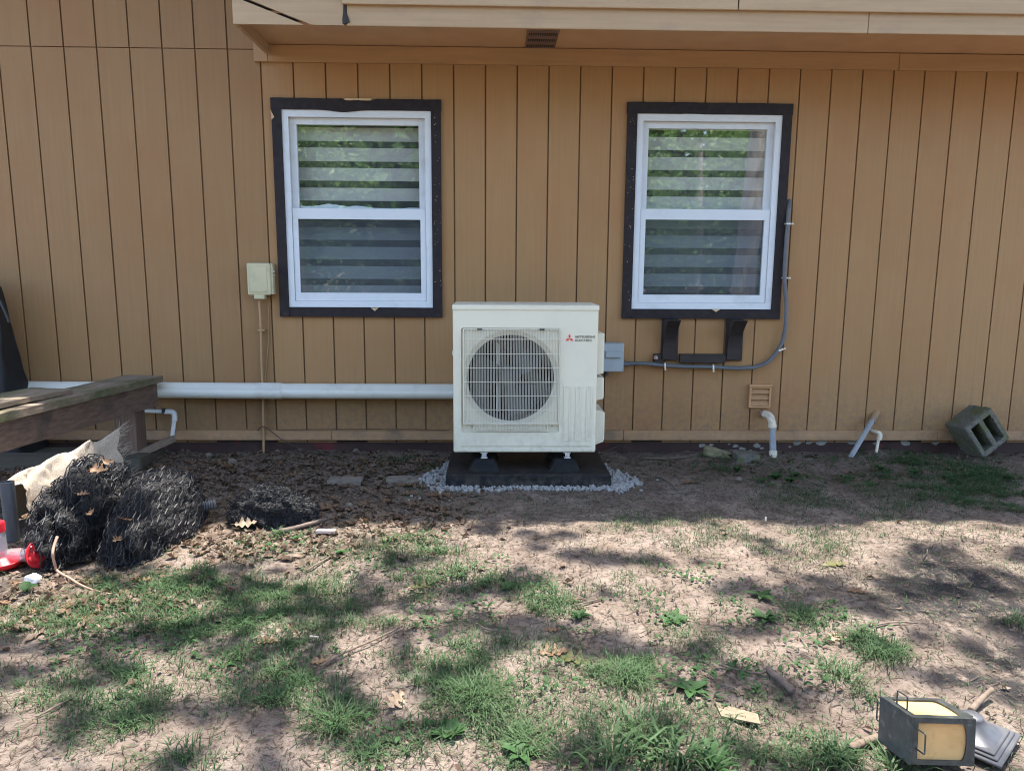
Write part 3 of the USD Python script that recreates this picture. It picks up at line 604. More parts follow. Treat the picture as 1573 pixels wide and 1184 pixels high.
# white stone chips round the base
rng = np.random.default_rng(5)
ico = trimesh.creation.icosphere(0); iv, if_ = np.array(ico.vertices), np.array(ico.faces)
V_, F_ = [], []
n = 0; tries = 0
while n < 1500 and tries < 20000:
    tries += 1
    x, y = rng.uniform(pL - .2, pR + .2), rng.uniform(PY - .13, -.3)
    dx = max(pL - x, x - pR, 0); dy = max(PY - y, 0)
    if dx == 0 and dy == 0: continue
    lim = .055 + .035 * meshkit.noise(np.array([[x * 7, y * 7, 0]]), 3)[0]
    if dy > 0 and dx < .02 and dy > lim: continue
    if dx > (.12 if x < 0 else .15) * np.clip((y + .95) / .2, 0, 1) * np.clip((-.42 - y) / .25, 0.05, 1) + lim * .6: continue
    s_ = rng.uniform(.005, .013)
    M = rotz(rng.uniform(0, 6.3)) @ rotx(rng.uniform(0, 6.3))
    v = (iv * (s_ * rng.uniform(.6, 1.25, 3)) * (1 + rng.uniform(-.18, .18, (12, 1)))) @ M.T + [x, y, gz(x, y) + s_ * rng.uniform(.2, 1.0)]
    V_.append(v); F_.append(if_ + 12 * n); n += 1
for px, py in ((628, 768), (632, 760), (645, 763), (1010, 735), (690, 767), (985, 752), (655, 735), (641, 740)):
    g = G(px, py); V_.append(iv * rng.uniform(.008, .013) * rng.uniform(.7, 1.2, 3) + [g[0], g[1], gz(g[0], g[1]) + .006]); F_.append(if_ + 12 * n); n += 1
obj('white_gravel', (np.vstack(V_), np.vstack(F_)), 'white_pebble', None, label='white stone chips spread round the black base pad', cat='gravel', kind='stuff')

# ------------------------------------------------------------------ pipes, boxes and vents on the wall
ls = thing('line_set_cover', 'long white round pipe cover along the foot of the wall', 'pipe cover', (-1.5, -.06, .43))
def pipe_between(px0, px1, py0, py1, r, Y=-.06):
    a, b = W(px0, py0, Y), W(px1, py1, Y); return a, b
pa, pj, pb = W(-60, 597, -.062), W(434, 600.5, -.062), W(730, 601.5, -.062)
obj('cover_section', tube([pa, pj], .0535, 28), 'pipe_cover', ls, smooth=40)
obj('cover_section', tube([pj, pb], .0515, 28), 'pipe_cover', ls, smooth=40)
obj('coupling', tube([W(397, 600, -.062), W(432, 600.3, -.062)], .0548, 28), 'pipe_cover', ls, smooth=40)
for px in (-20, 180, 320, 560): 
    p = W(px, 600, -.012); obj('wall_clip', cbox(p[0] - .02, p[0] + .02, -.012, -.002, p[2] - .03, p[2] + .03, .002), 'pipe_cover', ls)

jb = thing('junction_box', 'small olive utility box on the wall left of the left window', 'junction box', W(400, 460))
j0, j1 = W(379, 404, -.06), W(416, 453, -.06)
obj('body', rbox(j0[0] + .004, j1[0] + .018, -.058, -.0025, j1[2] + .002, j0[2] - .002, .006), 'box_olive', jb, smooth=40)
obj('cover', cbox(j0[0], j1[0] + .004, -.068, -.0585, j1[2], j0[2], .006), 'box_olive', jb)
obj('cover_panel', cbox(j0[0] + .018, j1[0] - .018, -.071, -.0675, j1[2] + .018, j0[2] - .018, .002), 'box_olive', jb)
p0, p1 = W(390, 452, -.06), W(407, 459.5, -.06)
obj('cable_entry', rbox(p0[0], p1[0], -.066, -.01, p1[2], p0[2] + .006, .005), 'box_olive', jb, smooth=40)
p = W(421, 420, -.03)
for dz in (.012, -.012): obj('hinge_screw', rbox(p[0] - .008, p[0] + .006, -.045, -.025, p[2] + dz - .007, p[2] + dz + .007, .003), 'galvanized', jb, smooth=40)
cp = thing('cable_pipe', 'thin tan pipe running down the wall under the olive box', 'pipe', W(404, 698, -.03))
pts = [W(398, 462, -.025), W(400.5, 500, -.022), W(402, 560, -.022), W(403.5, 596, -.02), W(404.5, 640, -.03), W(405, 672, -.034), W(405, 702, -.034)]
obj('pipe', tube(spline(pts, 30), .0085, 10), 'tan_pipe', cp, smooth=60)
pcl = W(402, 507, -.02); obj('pipe_strap', cbox(pcl[0] - .022, pcl[0] + .022, -.033, -.003, pcl[2] - .006, pcl[2] + .006, .001), 'tan_pipe', cp)
c_ = obj('wall_cable', tube(spline([W(412, 470, -.008), W(413, 500, -.008), W(411, 540, -.009), W(408, 575, -.01), W(405.8, 598, -.01)], 30), .0026, 6), 'tan_pipe', None, smooth=True, label='thin tan cable hanging beside the tan pipe on the wall', cat='cable')
obj('loose_wire', tube(spline([W(396, 661, -.03), W(405, 655, -.045), W(412, 659, -.04), W(435, 676, -.06), W(470, 691, -.1), W(500, 697, -.14), G(535, 701, .012)], 40), .0032, 6), 'straw', None, smooth=True, label='pale loose wire sagging from the tan pipe to the leaf litter', cat='wire')
obj('loose_wire', tube(spline([W(425, 660, -.03), W(500, 659.5, -.031), W(600, 659, -.031), W(690, 661, -.031)], 30), .0018, 5), 'dark_gap', None, smooth=True, label='thin dark wire lying along the skirting board left of the unit', cat='wire')

db = thing('disconnect_box', 'small grey electrical disconnect box right of the air conditioner', 'electrical box', W(942, 570))
d0, d1 = W(926, 527, -.09), W(957.5, 571, -.09)
obj('body', cbox(d0[0], d1[0] - .004, -.086, -.0025, d1[2] + .003, d0[2] - .002, .004), 'box_gray', db)
obj('front_cover', cbox(d0[0] - .002, d1[0], -.095, -.0865, d1[2], d0[2], .004), 'box_gray', db)
h0, h1 = W(930.5, 539, -.1), W(953, 549.5, -.1)
obj('cover_handle', rbox(h0[0], h1[0], -.106, -.0948, h1[2], h0[2], .005), 'box_gray', db, smooth=40)
p = W(932, 574, -.05); obj('cable_gland', tube([p + [0, 0, .02], p + [0, 0, -.015]], .012, 12), 'dark_gray_tube', db, smooth=40)
pts = [W(955, 559, -.035), W(985, 558.2, -.032), W(1015, 560.5, -.032), W(1055, 563, -.032), W(1095, 563.5, -.032), W(1130, 565.5, -.032), W(1155, 564.6, -.032), W(1176, 557.5, -.032), W(1193, 540.5, -.032), W(1203, 520.5, -.032), W(1207, 497.5, -.036), W(1208, 468, -.042), W(1205.5, 440, -.045), W(1205.5, 410, -.045), W(1208, 370, -.04), W(1211, 335, -.032), W(1212, 318, -.02), W(1212.3, 308, .004)]
cd = thing('conduit', 'grey flexible conduit curving along the wall beside the right window', 'conduit', W(1130, 566, -.03))
obj('hose', tube(spline(pts, 90), .0132, 14), 'conduit_gray', cd, smooth=60)
obj('hose_fitting', tube([W(955, 559, -.035), W(965, 558.6, -.034)], .018, 14), 'conduit_gray', cd, smooth=40)
for i, (px, py, an) in enumerate(((1021, 561, 85), (1095, 563.7, 85), (1198.5, 537, -20), (1206, 427, 0), (1210.5, 344, 0))):
    p = W(px, py, -.032); M = roty(math.radians(an)); w2 = .02
    mm = cat_(box(-w2, w2 + .012, -.016, -.013, -.005, .005), box(-w2, -w2 + .003, -.016, .03, -.005, .005), box(w2 - .002, w2 + .001, -.016, .03, -.005, .005))
    obj('strap', xf(mm, M, p), 'strap_metal', cd)

br = thing('window_bracket', 'dark brown wooden shelf bracket frame under the right window', 'bracket', W(1075, 555))
for px0, px1, pw in ((1017, 1036, 0), (1115.5, 1135, 0)):
    x0, x1 = W(px0, 520)[0], W(px1, 520)[0]; zt2, zb2 = .919, W(1075, 551)[2]
    U = np.linspace(0, 1, 14)
    prof = [(-.003, zb2), (-.035, zb2), (-.038, zb2 + .05)] + [(-.038 - .125 * u ** 2.2, zb2 + .05 + (zt2 - zb2 - .05) * u) for u in U[1:]] + [(-.003, zt2)]
    pp = Polygon(prof).buffer(0)
    m = trimesh.creation.extrude_polygon(pp, x1 - x0, engine='earcut'); v = np.array(m.vertices)
    sh = np.stack([x0 + v[:, 2], v[:, 0], v[:, 1]], 1)
    obj('corbel', (sh, np.array(m.faces)), 'bracket_brown', br)
    obj('wall_plate', cbox(x0 - .008, x1 + .022, -.022, -.002, zb2 - .012, zt2, .003), 'bracket_brown', br)
b0, b1 = W(1013, 543), W(1128, 557)
obj('crossbar', cbox(W(1003, 550)[0], W(1017, 550)[0] - .0085, -.026, -.0025, b1[2], b0[2], .003), 'bracket_brown', br)
obj('crossbar', cbox(W(1037, 550)[0] + .0245, W(1115, 550)[0] - .0085, -.030, -.0025, b1[2], b0[2], .003), 'bracket_brown', br)
p = W(1007, 549, -.026); obj('bolt_head', xf(lathe([(0, 0), (.016, 0), (.014, .016), (.006, .022), (0, .022)], 10), rotx(PI / 2), p), 'rust', br)

wv = thing('wall_vent', 'small tan louvred vent on the wall above the elbow pipe', 'vent', W(1167, 627))
a, b = W(1152, 593.5, -.02), W(1183, 626, -.02)
obj('frame', prism(sbox(a[0], b[2], b[0], a[2]).difference(sbox(a[0] + .012, b[2] + .012, b[0] - .012, a[2] - .012)), -.024, -.0015), 'vent_tan', wv)
obj('hood', cbox(a[0] - .004, b[0] + .006, -.030, -.002, a[2] - .002, a[2] + .014, .003), 'vent_tan', wv)
hh = (a[2] - b[2] - .024) / 3
for i in range(3):
    z0 = b[2] + .012 + i * hh
    v = np.array([[x, y, z] for x in (a[0] + .013, b[0] - .013) for y, z in ((-.022, z0 + .003), (-.008, z0 + hh + .002), (-.005, z0 + hh + .002), (-.019, z0 + .003))])
    obj('flap', (v, box(0, 1, 0, 1, 0, 1)[1] * 0 + 0) if False else m3.Manifold.hull_points(v), 'vent_tan', wv)

dp = thing('drain_pipe', 'grey and cream elbow drain pipe leaving the wall and entering the ground', 'drain pipe', W(1188, 715, -.1))
e0, e1, e2 = W(1173, 634, -.0), W(1178, 636, -.07), W(1186, 655, -.105)
obj('wall_stub', tube([W(1170.5, 635, .01), W(1174.5, 635.5, -.05)], .024, 20), 'rust', dp, smooth=40)
ec = [W(1175, 636, -.045), W(1180, 637.5, -.075), W(1184, 642, -.097), W(1186, 649, -.104), W(1186.5, 656, -.105)]
obj('elbow', tube(spline(ec, 14), .0255, 20), 'pvc_cream', dp, smooth=50)
obj('elbow_collar', tube([W(1186.4, 652, -.105), W(1186.5, 656, -.105)], .0275, 20), 'pvc_cream', dp, smooth=40)
obj('pipe', tube([W(1186.5, 655, -.105), W(1187.5, 695, -.155)], .0215, 20), 'pvc_gray_blue', dp, smooth=40)
obj('coupling', tube([W(1187.4, 692, -.151), W(1187.6, 700, -.161)], .0265, 20), 'pvc_cream', dp, smooth=40)
obj('lower_pipe', tube([W(1187.5, 699, -.16), W(1189, 722, -.19)], .0215, 20), 'pvc_cream', dp, smooth=40)

lp = thing('leaning_pipe', 'short grey pipe with tan end slanting from wall to ground', 'pipe', W(1308, 702, -.12))
q0, q1, q2 = W(1347, 633, .01), W(1341, 644, -.05), W(1306, 703, -.15)
obj('pipe', tube([q1, q2], .0165, 18), 'pvc_gray_blue', lp, smooth=40)
obj('end_sleeve', tube([q0, W(1339.5, 647, -.053)], .022, 18), 'tan_pipe', lp, smooth=40)
sp = thing('small_pipe_fitting', 'short crooked whitish pipe fitting against the foundation', 'pipe fitting', W(1345, 703, -.06))
obj('elbow', tube(spline([W(1338, 661, -.01), W(1344, 663, -.045), W(1350, 664, -.06), W(1352, 669, -.062), W(1350, 675, -.06)], 16), [.013] * 10 + [.016] * 6, 14), 'pvc_cream', sp, smooth=50)
obj('lower_pipe', tube([W(1349.5, 675, -.06), W(1344.5, 703, -.075)], .0095, 12), 'pvc_cream', sp, smooth=40)
obj('end_cap', tube([W(1346, 697, -.073), W(1344, 704, -.076)], .0135, 12), 'pvc_cream', sp, smooth=40)

# ------------------------------------------------------------------ concrete block leaning on the wall
BM = np.array([[0.803, 0.5889, -0.0914], [0.1222, -0.0126, 0.9924], [0.5833, -0.8081, -0.0821]]); BD = np.array([.2332, .2629, .1954]); BP = np.array([3.1347, -.2458, .2212])
blk = mbox(0, BD[0], 0, BD[1], 0, BD[2])
cb_ = m3.Manifold.hull_points(np.array([(x, y, z) for x in (.0, BD[0]) for y in (.0, BD[1]) for z in (.0, BD[2])]))
c0 = .008; pts = []
for x, sx in ((0, 1), (BD[0], -1)):
    for y, sy in ((0, 1), (BD[1], -1)):
        for z, sz in ((0, 1), (BD[2], -1)):
            pts += [(x, y + sy * c0, z + sz * c0), (x + sx * c0, y, z + sz * c0), (x + sx * c0, y + sy * c0, z)]
blk = m3.Manifold.hull_points(np.array(pts))
for a, b in ((.034, .101), (.135, .200)):
    def ring(i, z): return [(a + i, .035 + i, z), (b - i, .035 + i, z), (a + i, BD[1] - .038 - i, z), (b - i, BD[1] - .038 - i, z)]
    blk -= m3.Manifold.hull_points(np.array(ring(0, -.01) + ring(.006, BD[2] + .01)))
blk = blk.refine_to_length(.012); v, f, _ = meshkit.arrays(blk)
v = v + (meshkit.fbm(v * 70, 3, 1)[:, None] - .5) * .007 * np.sign(v - BD / 2)
obj('concrete_block', (v @ BM.T + BP, f), 'concrete_mossy', None, smooth=50, label='mossy two-hole concrete block tilted against the wall at right', cat='concrete block', at=(3.3, -.15, 0))

def lump(center, rad, seed, amp=.25, sub=3, fr=2.0, M=None):
    m = trimesh.creation.icosphere(sub); v = np.array(m.vertices)
    v = v * (1 + amp * 2 * (meshkit.fbm(v * fr + seed * 3.1, 3, seed) - .5)[:, None]) * np.array(rad)
    if M is not None: v = v @ M.T
    return v + np.array(center), np.array(m.faces)
# mossy log and concrete lump under the right window
a, b = W(1080, 693, -.13), W(1126, 708, -.17)
ax = spline([a, (a + b) / 2 + [0, 0, .01], b], 14); lv, lf = tube(ax, np.r_[.034, np.full(12, .043), .034], 14)
lv = lv + (meshkit.fbm(lv * 40, 3, 6)[:, None] - .5) * .016
obj('log', (lv, lf), 'mossy_wood', None, smooth=60, label='short mossy log lying against the red-brown foundation', cat='log', at=tuple((a + b) / 2))
p = G(1148, 709); lv, lf = meshkit.arrays(mbox(p[0] - .075, p[0] + .075, p[1] - .02, p[1] + .09, -.04, .052).refine_to_length(.012))[:2]
obj('concrete_chunk', (lv + (meshkit.fbm(lv * 30, 3, 2)[:, None] - .5) * .025, lf), 'concrete_mossy', None, smooth=40, label='small grey concrete chunk between the mossy log and the elbow pipe', cat='rock', at=tuple(p))
for px, py, lab in ((531, 738, 'flat brown paver sunk in the leaves, nearer the black net'), (620, 737, 'flat brown paver sunk in the leaves, nearer the white gravel')):
    p = G(px, py); lv, lf = meshkit.arrays(mbox(p[0] - .1, p[0] + .1, p[1] - .05, p[1] + .05, -.04, .012).refine_to_length(.014))[:2]
    obj('paver', (lv + (meshkit.fbm(lv * 30, 3, 8)[:, None] - .5) * [.012, .012, .006], lf), 'paver', None, smooth=30, label=lab, cat='paver', at=tuple(p))
for px, py, r_, lab in ((547, 694, .022, 'small round tan stone by the foundation left of the unit'), (321, 701, .024, 'small round pale stone in the leaves under the white pipe'), (357, 712, .03, 'flat greenish stone in the leaves under the white pipe'), (536, 778, .02, 'small dark stone right of the small black net'), (1135, 738, .02, 'small pale-topped stone in the weeds by the elbow pipe')):
    p = G(px, py); obj('stone', lump(p + [0, 0, r_ * .4], (r_, r_ * .9, r_ * .7), px, .2, 2), 'paver' if px != 547 else 'twig_wood', None, smooth=True, label=lab, cat='stone', at=tuple(p))

# ------------------------------------------------------------------ deck rail at the left
dk = thing('deck_rail', 'weathered mossy wooden bench rail on a post, running from the wall', 'deck rail', (-2.3, -.3, 0))
PZ = .54
e_far, e_near = G(250, 577, PZ), G(0, 636, PZ)
dirp = (e_near - e_far); dirp[2] = 0; dirp /= np.linalg.norm(dirp); nrm = np.array([dirp[1], -dirp[0], 0]);
if nrm[0] > 0: nrm = -nrm          # away from the net: to the left
def along(s, o, z): return e_far + dirp * s + nrm * o + np.array([0, 0, z - PZ])
def plank(s0, s1, o0, o1, z0, z1, z0b=None, z1b=None, seed=0, rag=.004):
    z0b = z0 if z0b is None else z0b; z1b = z1 if z1b is None else z1b
    N, Mm = 40, 6
    S = np.linspace(s0, s1, N); O = np.linspace(o0, o1, Mm); V = []
    for zi in range(2):
        for s_ in S:
            for o_ in O:
                t = (s_ - s0) / (s1 - s0); z = (z1 + (z1b - z1) * t) if zi else (z0 + (z0b - z0) * t)
                V.append(along(s_, o_, z))
    V = np.array(V); V += (meshkit.fbm(V * 22 + seed, 3, seed)[:, None] - .5) * rag * 2
    F = []
    idx = lambda zi, i, j: zi * N * Mm + i * Mm + j
    for i in range(N - 1):
        for j in range(Mm - 1):
            F += [[idx(1, i, j), idx(1, i + 1, j), idx(1, i + 1, j + 1)], [idx(1, i, j), idx(1, i + 1, j + 1), idx(1, i, j + 1)], [idx(0, i, j), idx(0, i + 1, j + 1), idx(0, i + 1, j)], [idx(0, i, j), idx(0, i, j + 1), idx(0, i + 1, j + 1)]]
        for j in (0, Mm - 1):
            F += [[idx(0, i, j), idx(0, i + 1, j), idx(1, i + 1, j)], [idx(0, i, j), idx(1, i + 1, j), idx(1, i, j)]]
    for i in (0, N - 1):
        for j in range(Mm - 1):
            F += [[idx(0, i, j), idx(0, i, j + 1), idx(1, i, j + 1)], [idx(0, i, j), idx(1, i, j + 1), idx(1, i, j)]]
    return V, np.array(F)
obj('top_plank', plank(0, 2.6, 0, .25, PZ - .042, PZ, seed=2), 'weathered_wood_y', dk, smooth=35)
obj('top_plank', plank(.72, 2.6, .075, .33, PZ + .003, PZ + .028, PZ + .028, PZ + .058, seed=5), 'weathered_wood_y', dk, smooth=35)
obj('side_board', plank(.03, 2.6, .025, .063, PZ - .195, PZ - .044, seed=9, rag=.002), 'brown_board_y', dk, smooth=35)
pc = G(196, 688); 
def post_mesh(cx, cy, w, z0, z1):
    pts = sbox(cx - w, cy - w, cx + w, cy + w)
    return plan(pts.buffer(-.006).buffer(.006, 2), z0, z1)
pc = along(.20, .115, 0)
for i in range(5):
    x = pc[0] - .07 + .028 * i
    pass
obj('post', post_mesh(pc[0], pc[1], .068, -.05, PZ - .044), 'brown_post', dk)
pc2 = along(2.2, .13, 0); obj('post', post_mesh(pc2[0], pc2[1], .068, -.05, PZ - .044), 'brown_post', dk)
# low timber, loose strip, white condensate pipe behind the rail
t0 = thing('ground_timber', 'low dark green timber on the ground behind the burlap', 'timber', (-2.5, -.4, 0))
obj('beam', cbox(-3.4, -2.17, -.5, -.36, -.03, .085, .008), 'green_timber', t0); obj('board', cbox(-3.3, -2.2, -.345, -.08, .0, .05, .006), 'green_timber', t0)
a, b = G(180, 712, .05), W(267, 673, -.06)
dd = (b - a) / np.linalg.norm(b - a); uu = np.cross(dd, [0, 0, 1]); uu /= np.linalg.norm(uu); ww = np.cross(uu, dd)
obj('wood_strip', m3.Manifold.hull_points(np.array([q + uu * s_ * .012 + ww * t_ * .022 for q in (a, b) for s_ in (-1, 1) for t_ in (-1, 1)])), 'old_strip', None, label='brown wooden strip slanting from the net up to the wall', cat='wood strip', at=tuple(a))
wp = thing('condensate_pipe', 'thin white plastic pipe with elbow below the big pipe at left', 'pipe', W(266, 672, -.06))
obj('pipe', tube([W(150, 628, -.06), W(256, 632, -.06)], .0135, 16), 'pvc_white', wp, smooth=40)
obj('elbow', tube(spline([W(253, 632, -.06), W(262, 632.2, -.06), W(267, 634, -.06), W(268.5, 640, -.06), W(268, 646, -.06)], 14), .0175, 16), 'pvc_white', wp, smooth=50)
obj('down_pipe', tube([W(268, 642, -.06), W(264.5, 671, -.06)], .0135, 16), 'pvc_white', wp, smooth=40)
obj('pipe_clamp', tube([W(250, 631, -.06), W(255, 631.2, -.06)], .0185, 16), 'logo_black', wp, smooth=40)
# covered grill at the left edge
gc = thing('covered_grill', 'black fabric cover over a tall grill at the left edge', 'grill cover', (-3.2, -.35, 0))
Yg = -.42
t_r, b_r = W(11, 432, Yg), W(47, 614, Yg)
pts = []
zlist = [(b_r[2] - .5, b_r[0] + .08), (b_r[2], b_r[0]), (t_r[2] - .05, t_r[0]), (t_r[2], t_r[0] - .04)]
rows = []
for z, x in np.array([(zlist[0]), (zlist[1]), ((zlist[1][0] * .5 + zlist[2][0] * .5), (zlist[1][1] + zlist[2][1]) / 2), zlist[2], zlist[3], (t_r[2] + .015, t_r[0] - .1)]):
    rows.append((z, x))
zz = np.linspace(-.02, rows[-1][0], 40); xr = np.interp(zz, [r_[0] for r_ in rows], [r_[1] for r_ in rows])
NV = 60; V = []
for z, x in zip(zz, xr):
    hw = (x + 3.65 - .20); hd = .17 - .06 * (z / 1.2)
    for j in range(NV):
        t = j / NV * 2 * PI; cx, sy = math.cos(t), math.sin(t)
        sx_ = np.sign(cx) * abs(cx) ** .3; sy_ = np.sign(sy) * abs(sy) ** .3
        V.append((-3.65 + hw * sx_, Yg + .22 + hd * sy_, z))
V = np.array(V); V += (meshkit.fbm(V * [7, 7, 2.2], 3, 4)[:, None] - .5) * [.05, .05, 0]
F = [[i * NV + j, i * NV + (j + 1) % NV, (i + 1) * NV + (j + 1) % NV] for i in range(39) for j in range(NV)] + [[i * NV + j, (i + 1) * NV + (j + 1) % NV, (i + 1) * NV + j] for i in range(39) for j in range(NV)]
k = len(V); V = np.vstack([V, V[-NV:].mean(0)]); F += [[39 * NV + j, 39 * NV + (j + 1) % NV, k] for j in range(NV)]
obj('cover', (V, np.array(F)), 'black_cover', gc, smooth=True)
obj('cover_strap', tube(spline([W(0, 462, Yg - .05), W(8, 480, Yg - .06), W(14, 495, Yg - .06)], 10), .008, 6), 'logo_black', gc)

# ------------------------------------------------------------------ netting, burlap, tubes, feeders
def dome_pt(u, v, c, rad, seed, lumpy=.16):
    """a point on a lumpy mound; u, v in the unit disc and a little beyond"""
    r = np.hypot(u, v); a = np.minimum(r, 1.25) * PI / 2 * 1.02; ph = np.arctan2(v, u)
    d = np.stack([np.sin(a) * np.cos(ph), np.sin(a) * np.sin(ph), np.cos(a)], -1)
    k = 1 + lumpy * 2 * (meshkit.fbm(d * 1.7 + seed * 5.3, 4, seed) - .5) + .07 * (meshkit.fbm(d * 5 + seed, 3, seed + 1) - .5)
    f = meshkit.fbm(d * 2.6 + seed * 2.1 + 40, 3, seed + 2); k = k + (-.16 * np.clip(1 - np.abs(f - .5) * 7, 0, 1) + .08 * np.clip(np.abs(f - .5) * 4, 0, .6)) * np.clip(lumpy * 8 - .6, 0, 1)
    p = d * k[..., None] * np.array(rad) + np.array(c)
    p[..., 2] = np.maximum(p[..., 2], .008)
    return p
def hexnet(c, rad, seed, cell, sc, rot, r, lumpy=.16, warp=.25):
    """hexagon netting draped over a mound; the cells pull out of shape"""
    rng = np.random.default_rng(seed * 7 + int(rot * 100)); s = cell / (PI / 2 * (rad[0] + rad[1]) / 2)
    A, B = [], []; n = int(1.2 / s) + 1
    I, J = np.meshgrid(np.arange(-n, n + 1), np.arange(-n, n + 1), indexing='ij')
    cx = (I + (J % 2) * .5) * s * math.sqrt(3); cy = J * s * 1.5
    P1 = np.stack([cx, cy + s], -1).reshape(-1, 2); P2 = np.stack([cx, cy - s], -1).reshape(-1, 2)
    h = s * math.sqrt(3) / 2
    E = [(np.stack([cx, cy + s], -1), np.stack([cx + h, cy + s / 2], -1)), (np.stack([cx, cy + s], -1), np.stack([cx - h, cy + s / 2], -1)), (np.stack([cx + h, cy + s / 2], -1), np.stack([cx + h, cy - s / 2], -1))]
    A = np.vstack([e[0].reshape(-1, 2) for e in E]); B = np.vstack([e[1].reshape(-1, 2) for e in E])
    def wp_(Q):
        q = np.stack([Q[:, 0] * 2.3 + seed, Q[:, 1] * 2.3, np.full(len(Q), rot)], 1)
        w = np.stack([meshkit.fbm(q, 3, seed + 3), meshkit.fbm(q + 9, 3, seed + 4)], 1) - .5
        Q = Q + w * warp * 1.4
        q2 = np.stack([Q[:, 0] * 14, Q[:, 1] * 14, np.full(len(Q), rot)], 1)
        Q = Q + (np.stack([meshkit.noise(q2, 5), meshkit.noise(q2 + 5, 6)], 1) - .5) * s * .4
        cr, sr = math.cos(rot), math.sin(rot); return Q @ np.array([[cr, sr], [-sr, cr]])
    A, B = wp_(A), wp_(B)
    ok = (np.hypot(*A.T) < 1.12) & (np.hypot(*B.T) < 1.12); A, B = A[ok], B[ok]
    rad = np.array(rad) * sc
    pa, pb = dome_pt(A[:, 0], A[:, 1], c, rad, seed, lumpy), dome_pt(B[:, 0], B[:, 1], c, rad, seed, lumpy)
    lift = lambda p: p + (meshkit.noise(p * 28, seed)[:, None] - .3) * (p - np.array(c)) * .025
    pa, pb = lift(pa), lift(pb)
    L = np.linalg.norm(pa - pb, axis=1); ok = (L < cell * 3.5) & (L > 1e-4)
    return segs(pa[ok], pb[ok], r)
def strands(c, rad, seed, n, r, lumpy=.16, sc=1.02, length=.5):
    rng = np.random.default_rng(seed); out = []
    A, B = [], []
    for _ in range(n):
        u, v = rng.uniform(-1, 1, 2); th = rng.uniform(0, 6.28); pts = []
        for _k in range(9):
            pts.append((u, v)); th += rng.normal(0, .5); u += math.cos(th) * length / 9; v += math.sin(th) * length / 9
        Q = np.array(pts); p = dome_pt(Q[:, 0], Q[:, 1], c, np.array(rad) * sc * rng.uniform(.97, 1.07), seed % 13, lumpy)
        A.append(p[:-1]); B.append(p[1:])
    return segs(np.vstack(A), np.vstack(B), r)
def mound(c, rad, seed, lumpy=.16, sc=.93, n=46):
    U = np.linspace(0, 1.1, n); T = np.linspace(0, 2 * PI, 80, endpoint=False)
    uu, tt = np.meshgrid(U, T, indexing='ij'); p = dome_pt(uu * np.cos(tt), uu * np.sin(tt), c, np.array(rad) * sc, seed, lumpy).reshape(-1, 3)
    p[:, 2] = np.maximum(p[:, 2], -.02)
    p = p + (meshkit.fbm(p * 32, 3, seed)[:, None] - .5) * .03
    F = [[i * 80 + j, (i + 1) * 80 + j, (i + 1) * 80 + (j + 1) % 80] for i in range(n - 1) for j in range(80)] + [[i * 80 + j, (i + 1) * 80 + (j + 1) % 80, i * 80 + (j + 1) % 80] for i in range(n - 1) for j in range(80)]
    return p, np.array(F)

NB = [((-1.87, -1.68, .02), (.18, .33, .35), 3), ((-1.575, -1.62, .0), (.168, .40, .31), 8), ((-1.09, -1.42, 0), (.215, .13, .185), 5)]
n1 = thing('net_bundle', 'crumpled bundle of black netting and dark fabric beside the burlap', 'netting', (-1.90, -1.66, 0))
obj('fabric_core', mound(*NB[0], lumpy=.19, sc=.97), 'black_fabric', n1, smooth=True)
obj('netting', cat_(hexnet(*NB[0], .015, .985, .3, .0008, .19, .5), hexnet(*NB[0], .022, 1.03, 1.4, .0018, .19, .4), strands(NB[0][0], NB[0][1], 3, 20, .0012, .17)), 'black_net', n1)
n2 = thing('net_bundle', 'large bundle of black hexagonal plastic netting with leaves caught inside', 'netting', (-1.50, -1.60, 0))
obj('fabric_core', mound(*NB[1], lumpy=.135, sc=.955), 'black_fabric', n2, smooth=True)
obj('netting', cat_(hexnet(*NB[1], .016, .975, .2, .0007, .135, .35), hexnet(*NB[1], .028, 1.015, 1.2, .0022, .135, .14)), 'black_net', n2)
n3 = thing('net_bundle', 'small twisted roll of fine black netting lying alone in the leaves', 'netting', (-1.12, -1.45, 0))
obj('fabric_core', mound(*NB[2], lumpy=.18, sc=.97, n=30), 'black_fabric', n3, smooth=True)
kc = W(437, 768, -1.42)
kn = lump(kc, (.03, .03, .07), 4, .3, 3, M=roty(.25))
obj('netting', cat_(hexnet(*NB[2], .012, .99, .3, .0009, .18, .4), hexnet(*NB[2], .014, 1.02, 1.3, .0011, .18, .25), hexnet(kc - np.array([0, 0, .06]), (.032, .03, .13), 5, .009, 1.0, .4, .0008)), 'black_net', n3)
obj('netting_knot', kn, 'black_fabric', n3, smooth=True)
# corrugated hose end poking out of the large net
a, b = W(296, 780, -1.45), W(331, 774, -1.40); L = np.linalg.norm(b - a); tt = np.linspace(0, 1, 60)
rr = .024 + .0035 * np.sign(np.sin(tt * 2 * PI * 9)) ; rr[-4:] = .024
obj('hose_end', tube(a + (b - a) * tt[:, None], rr, 18), 'dark_gray_tube', None, smooth=40, label='grey corrugated hose end poking out of the large net', cat='hose', at=tuple(a))
# upright grey tube
p = G(20, 826); tp = W(20, 737, p[1])
obj('upright_tube', xf(lathe([(.0235, 0), (.0300, 0), (.0300, tp[2]), (.0235, tp[2]), (.0235, 0)], 28), rotx(math.radians(-1)) @ roty(math.radians(-1)), (p[0], p[1], -.01)), 'dark_gray_tube', None, smooth=40, label='short upright dark grey tube at the far left beside the net', cat='tube', at=tuple(p))
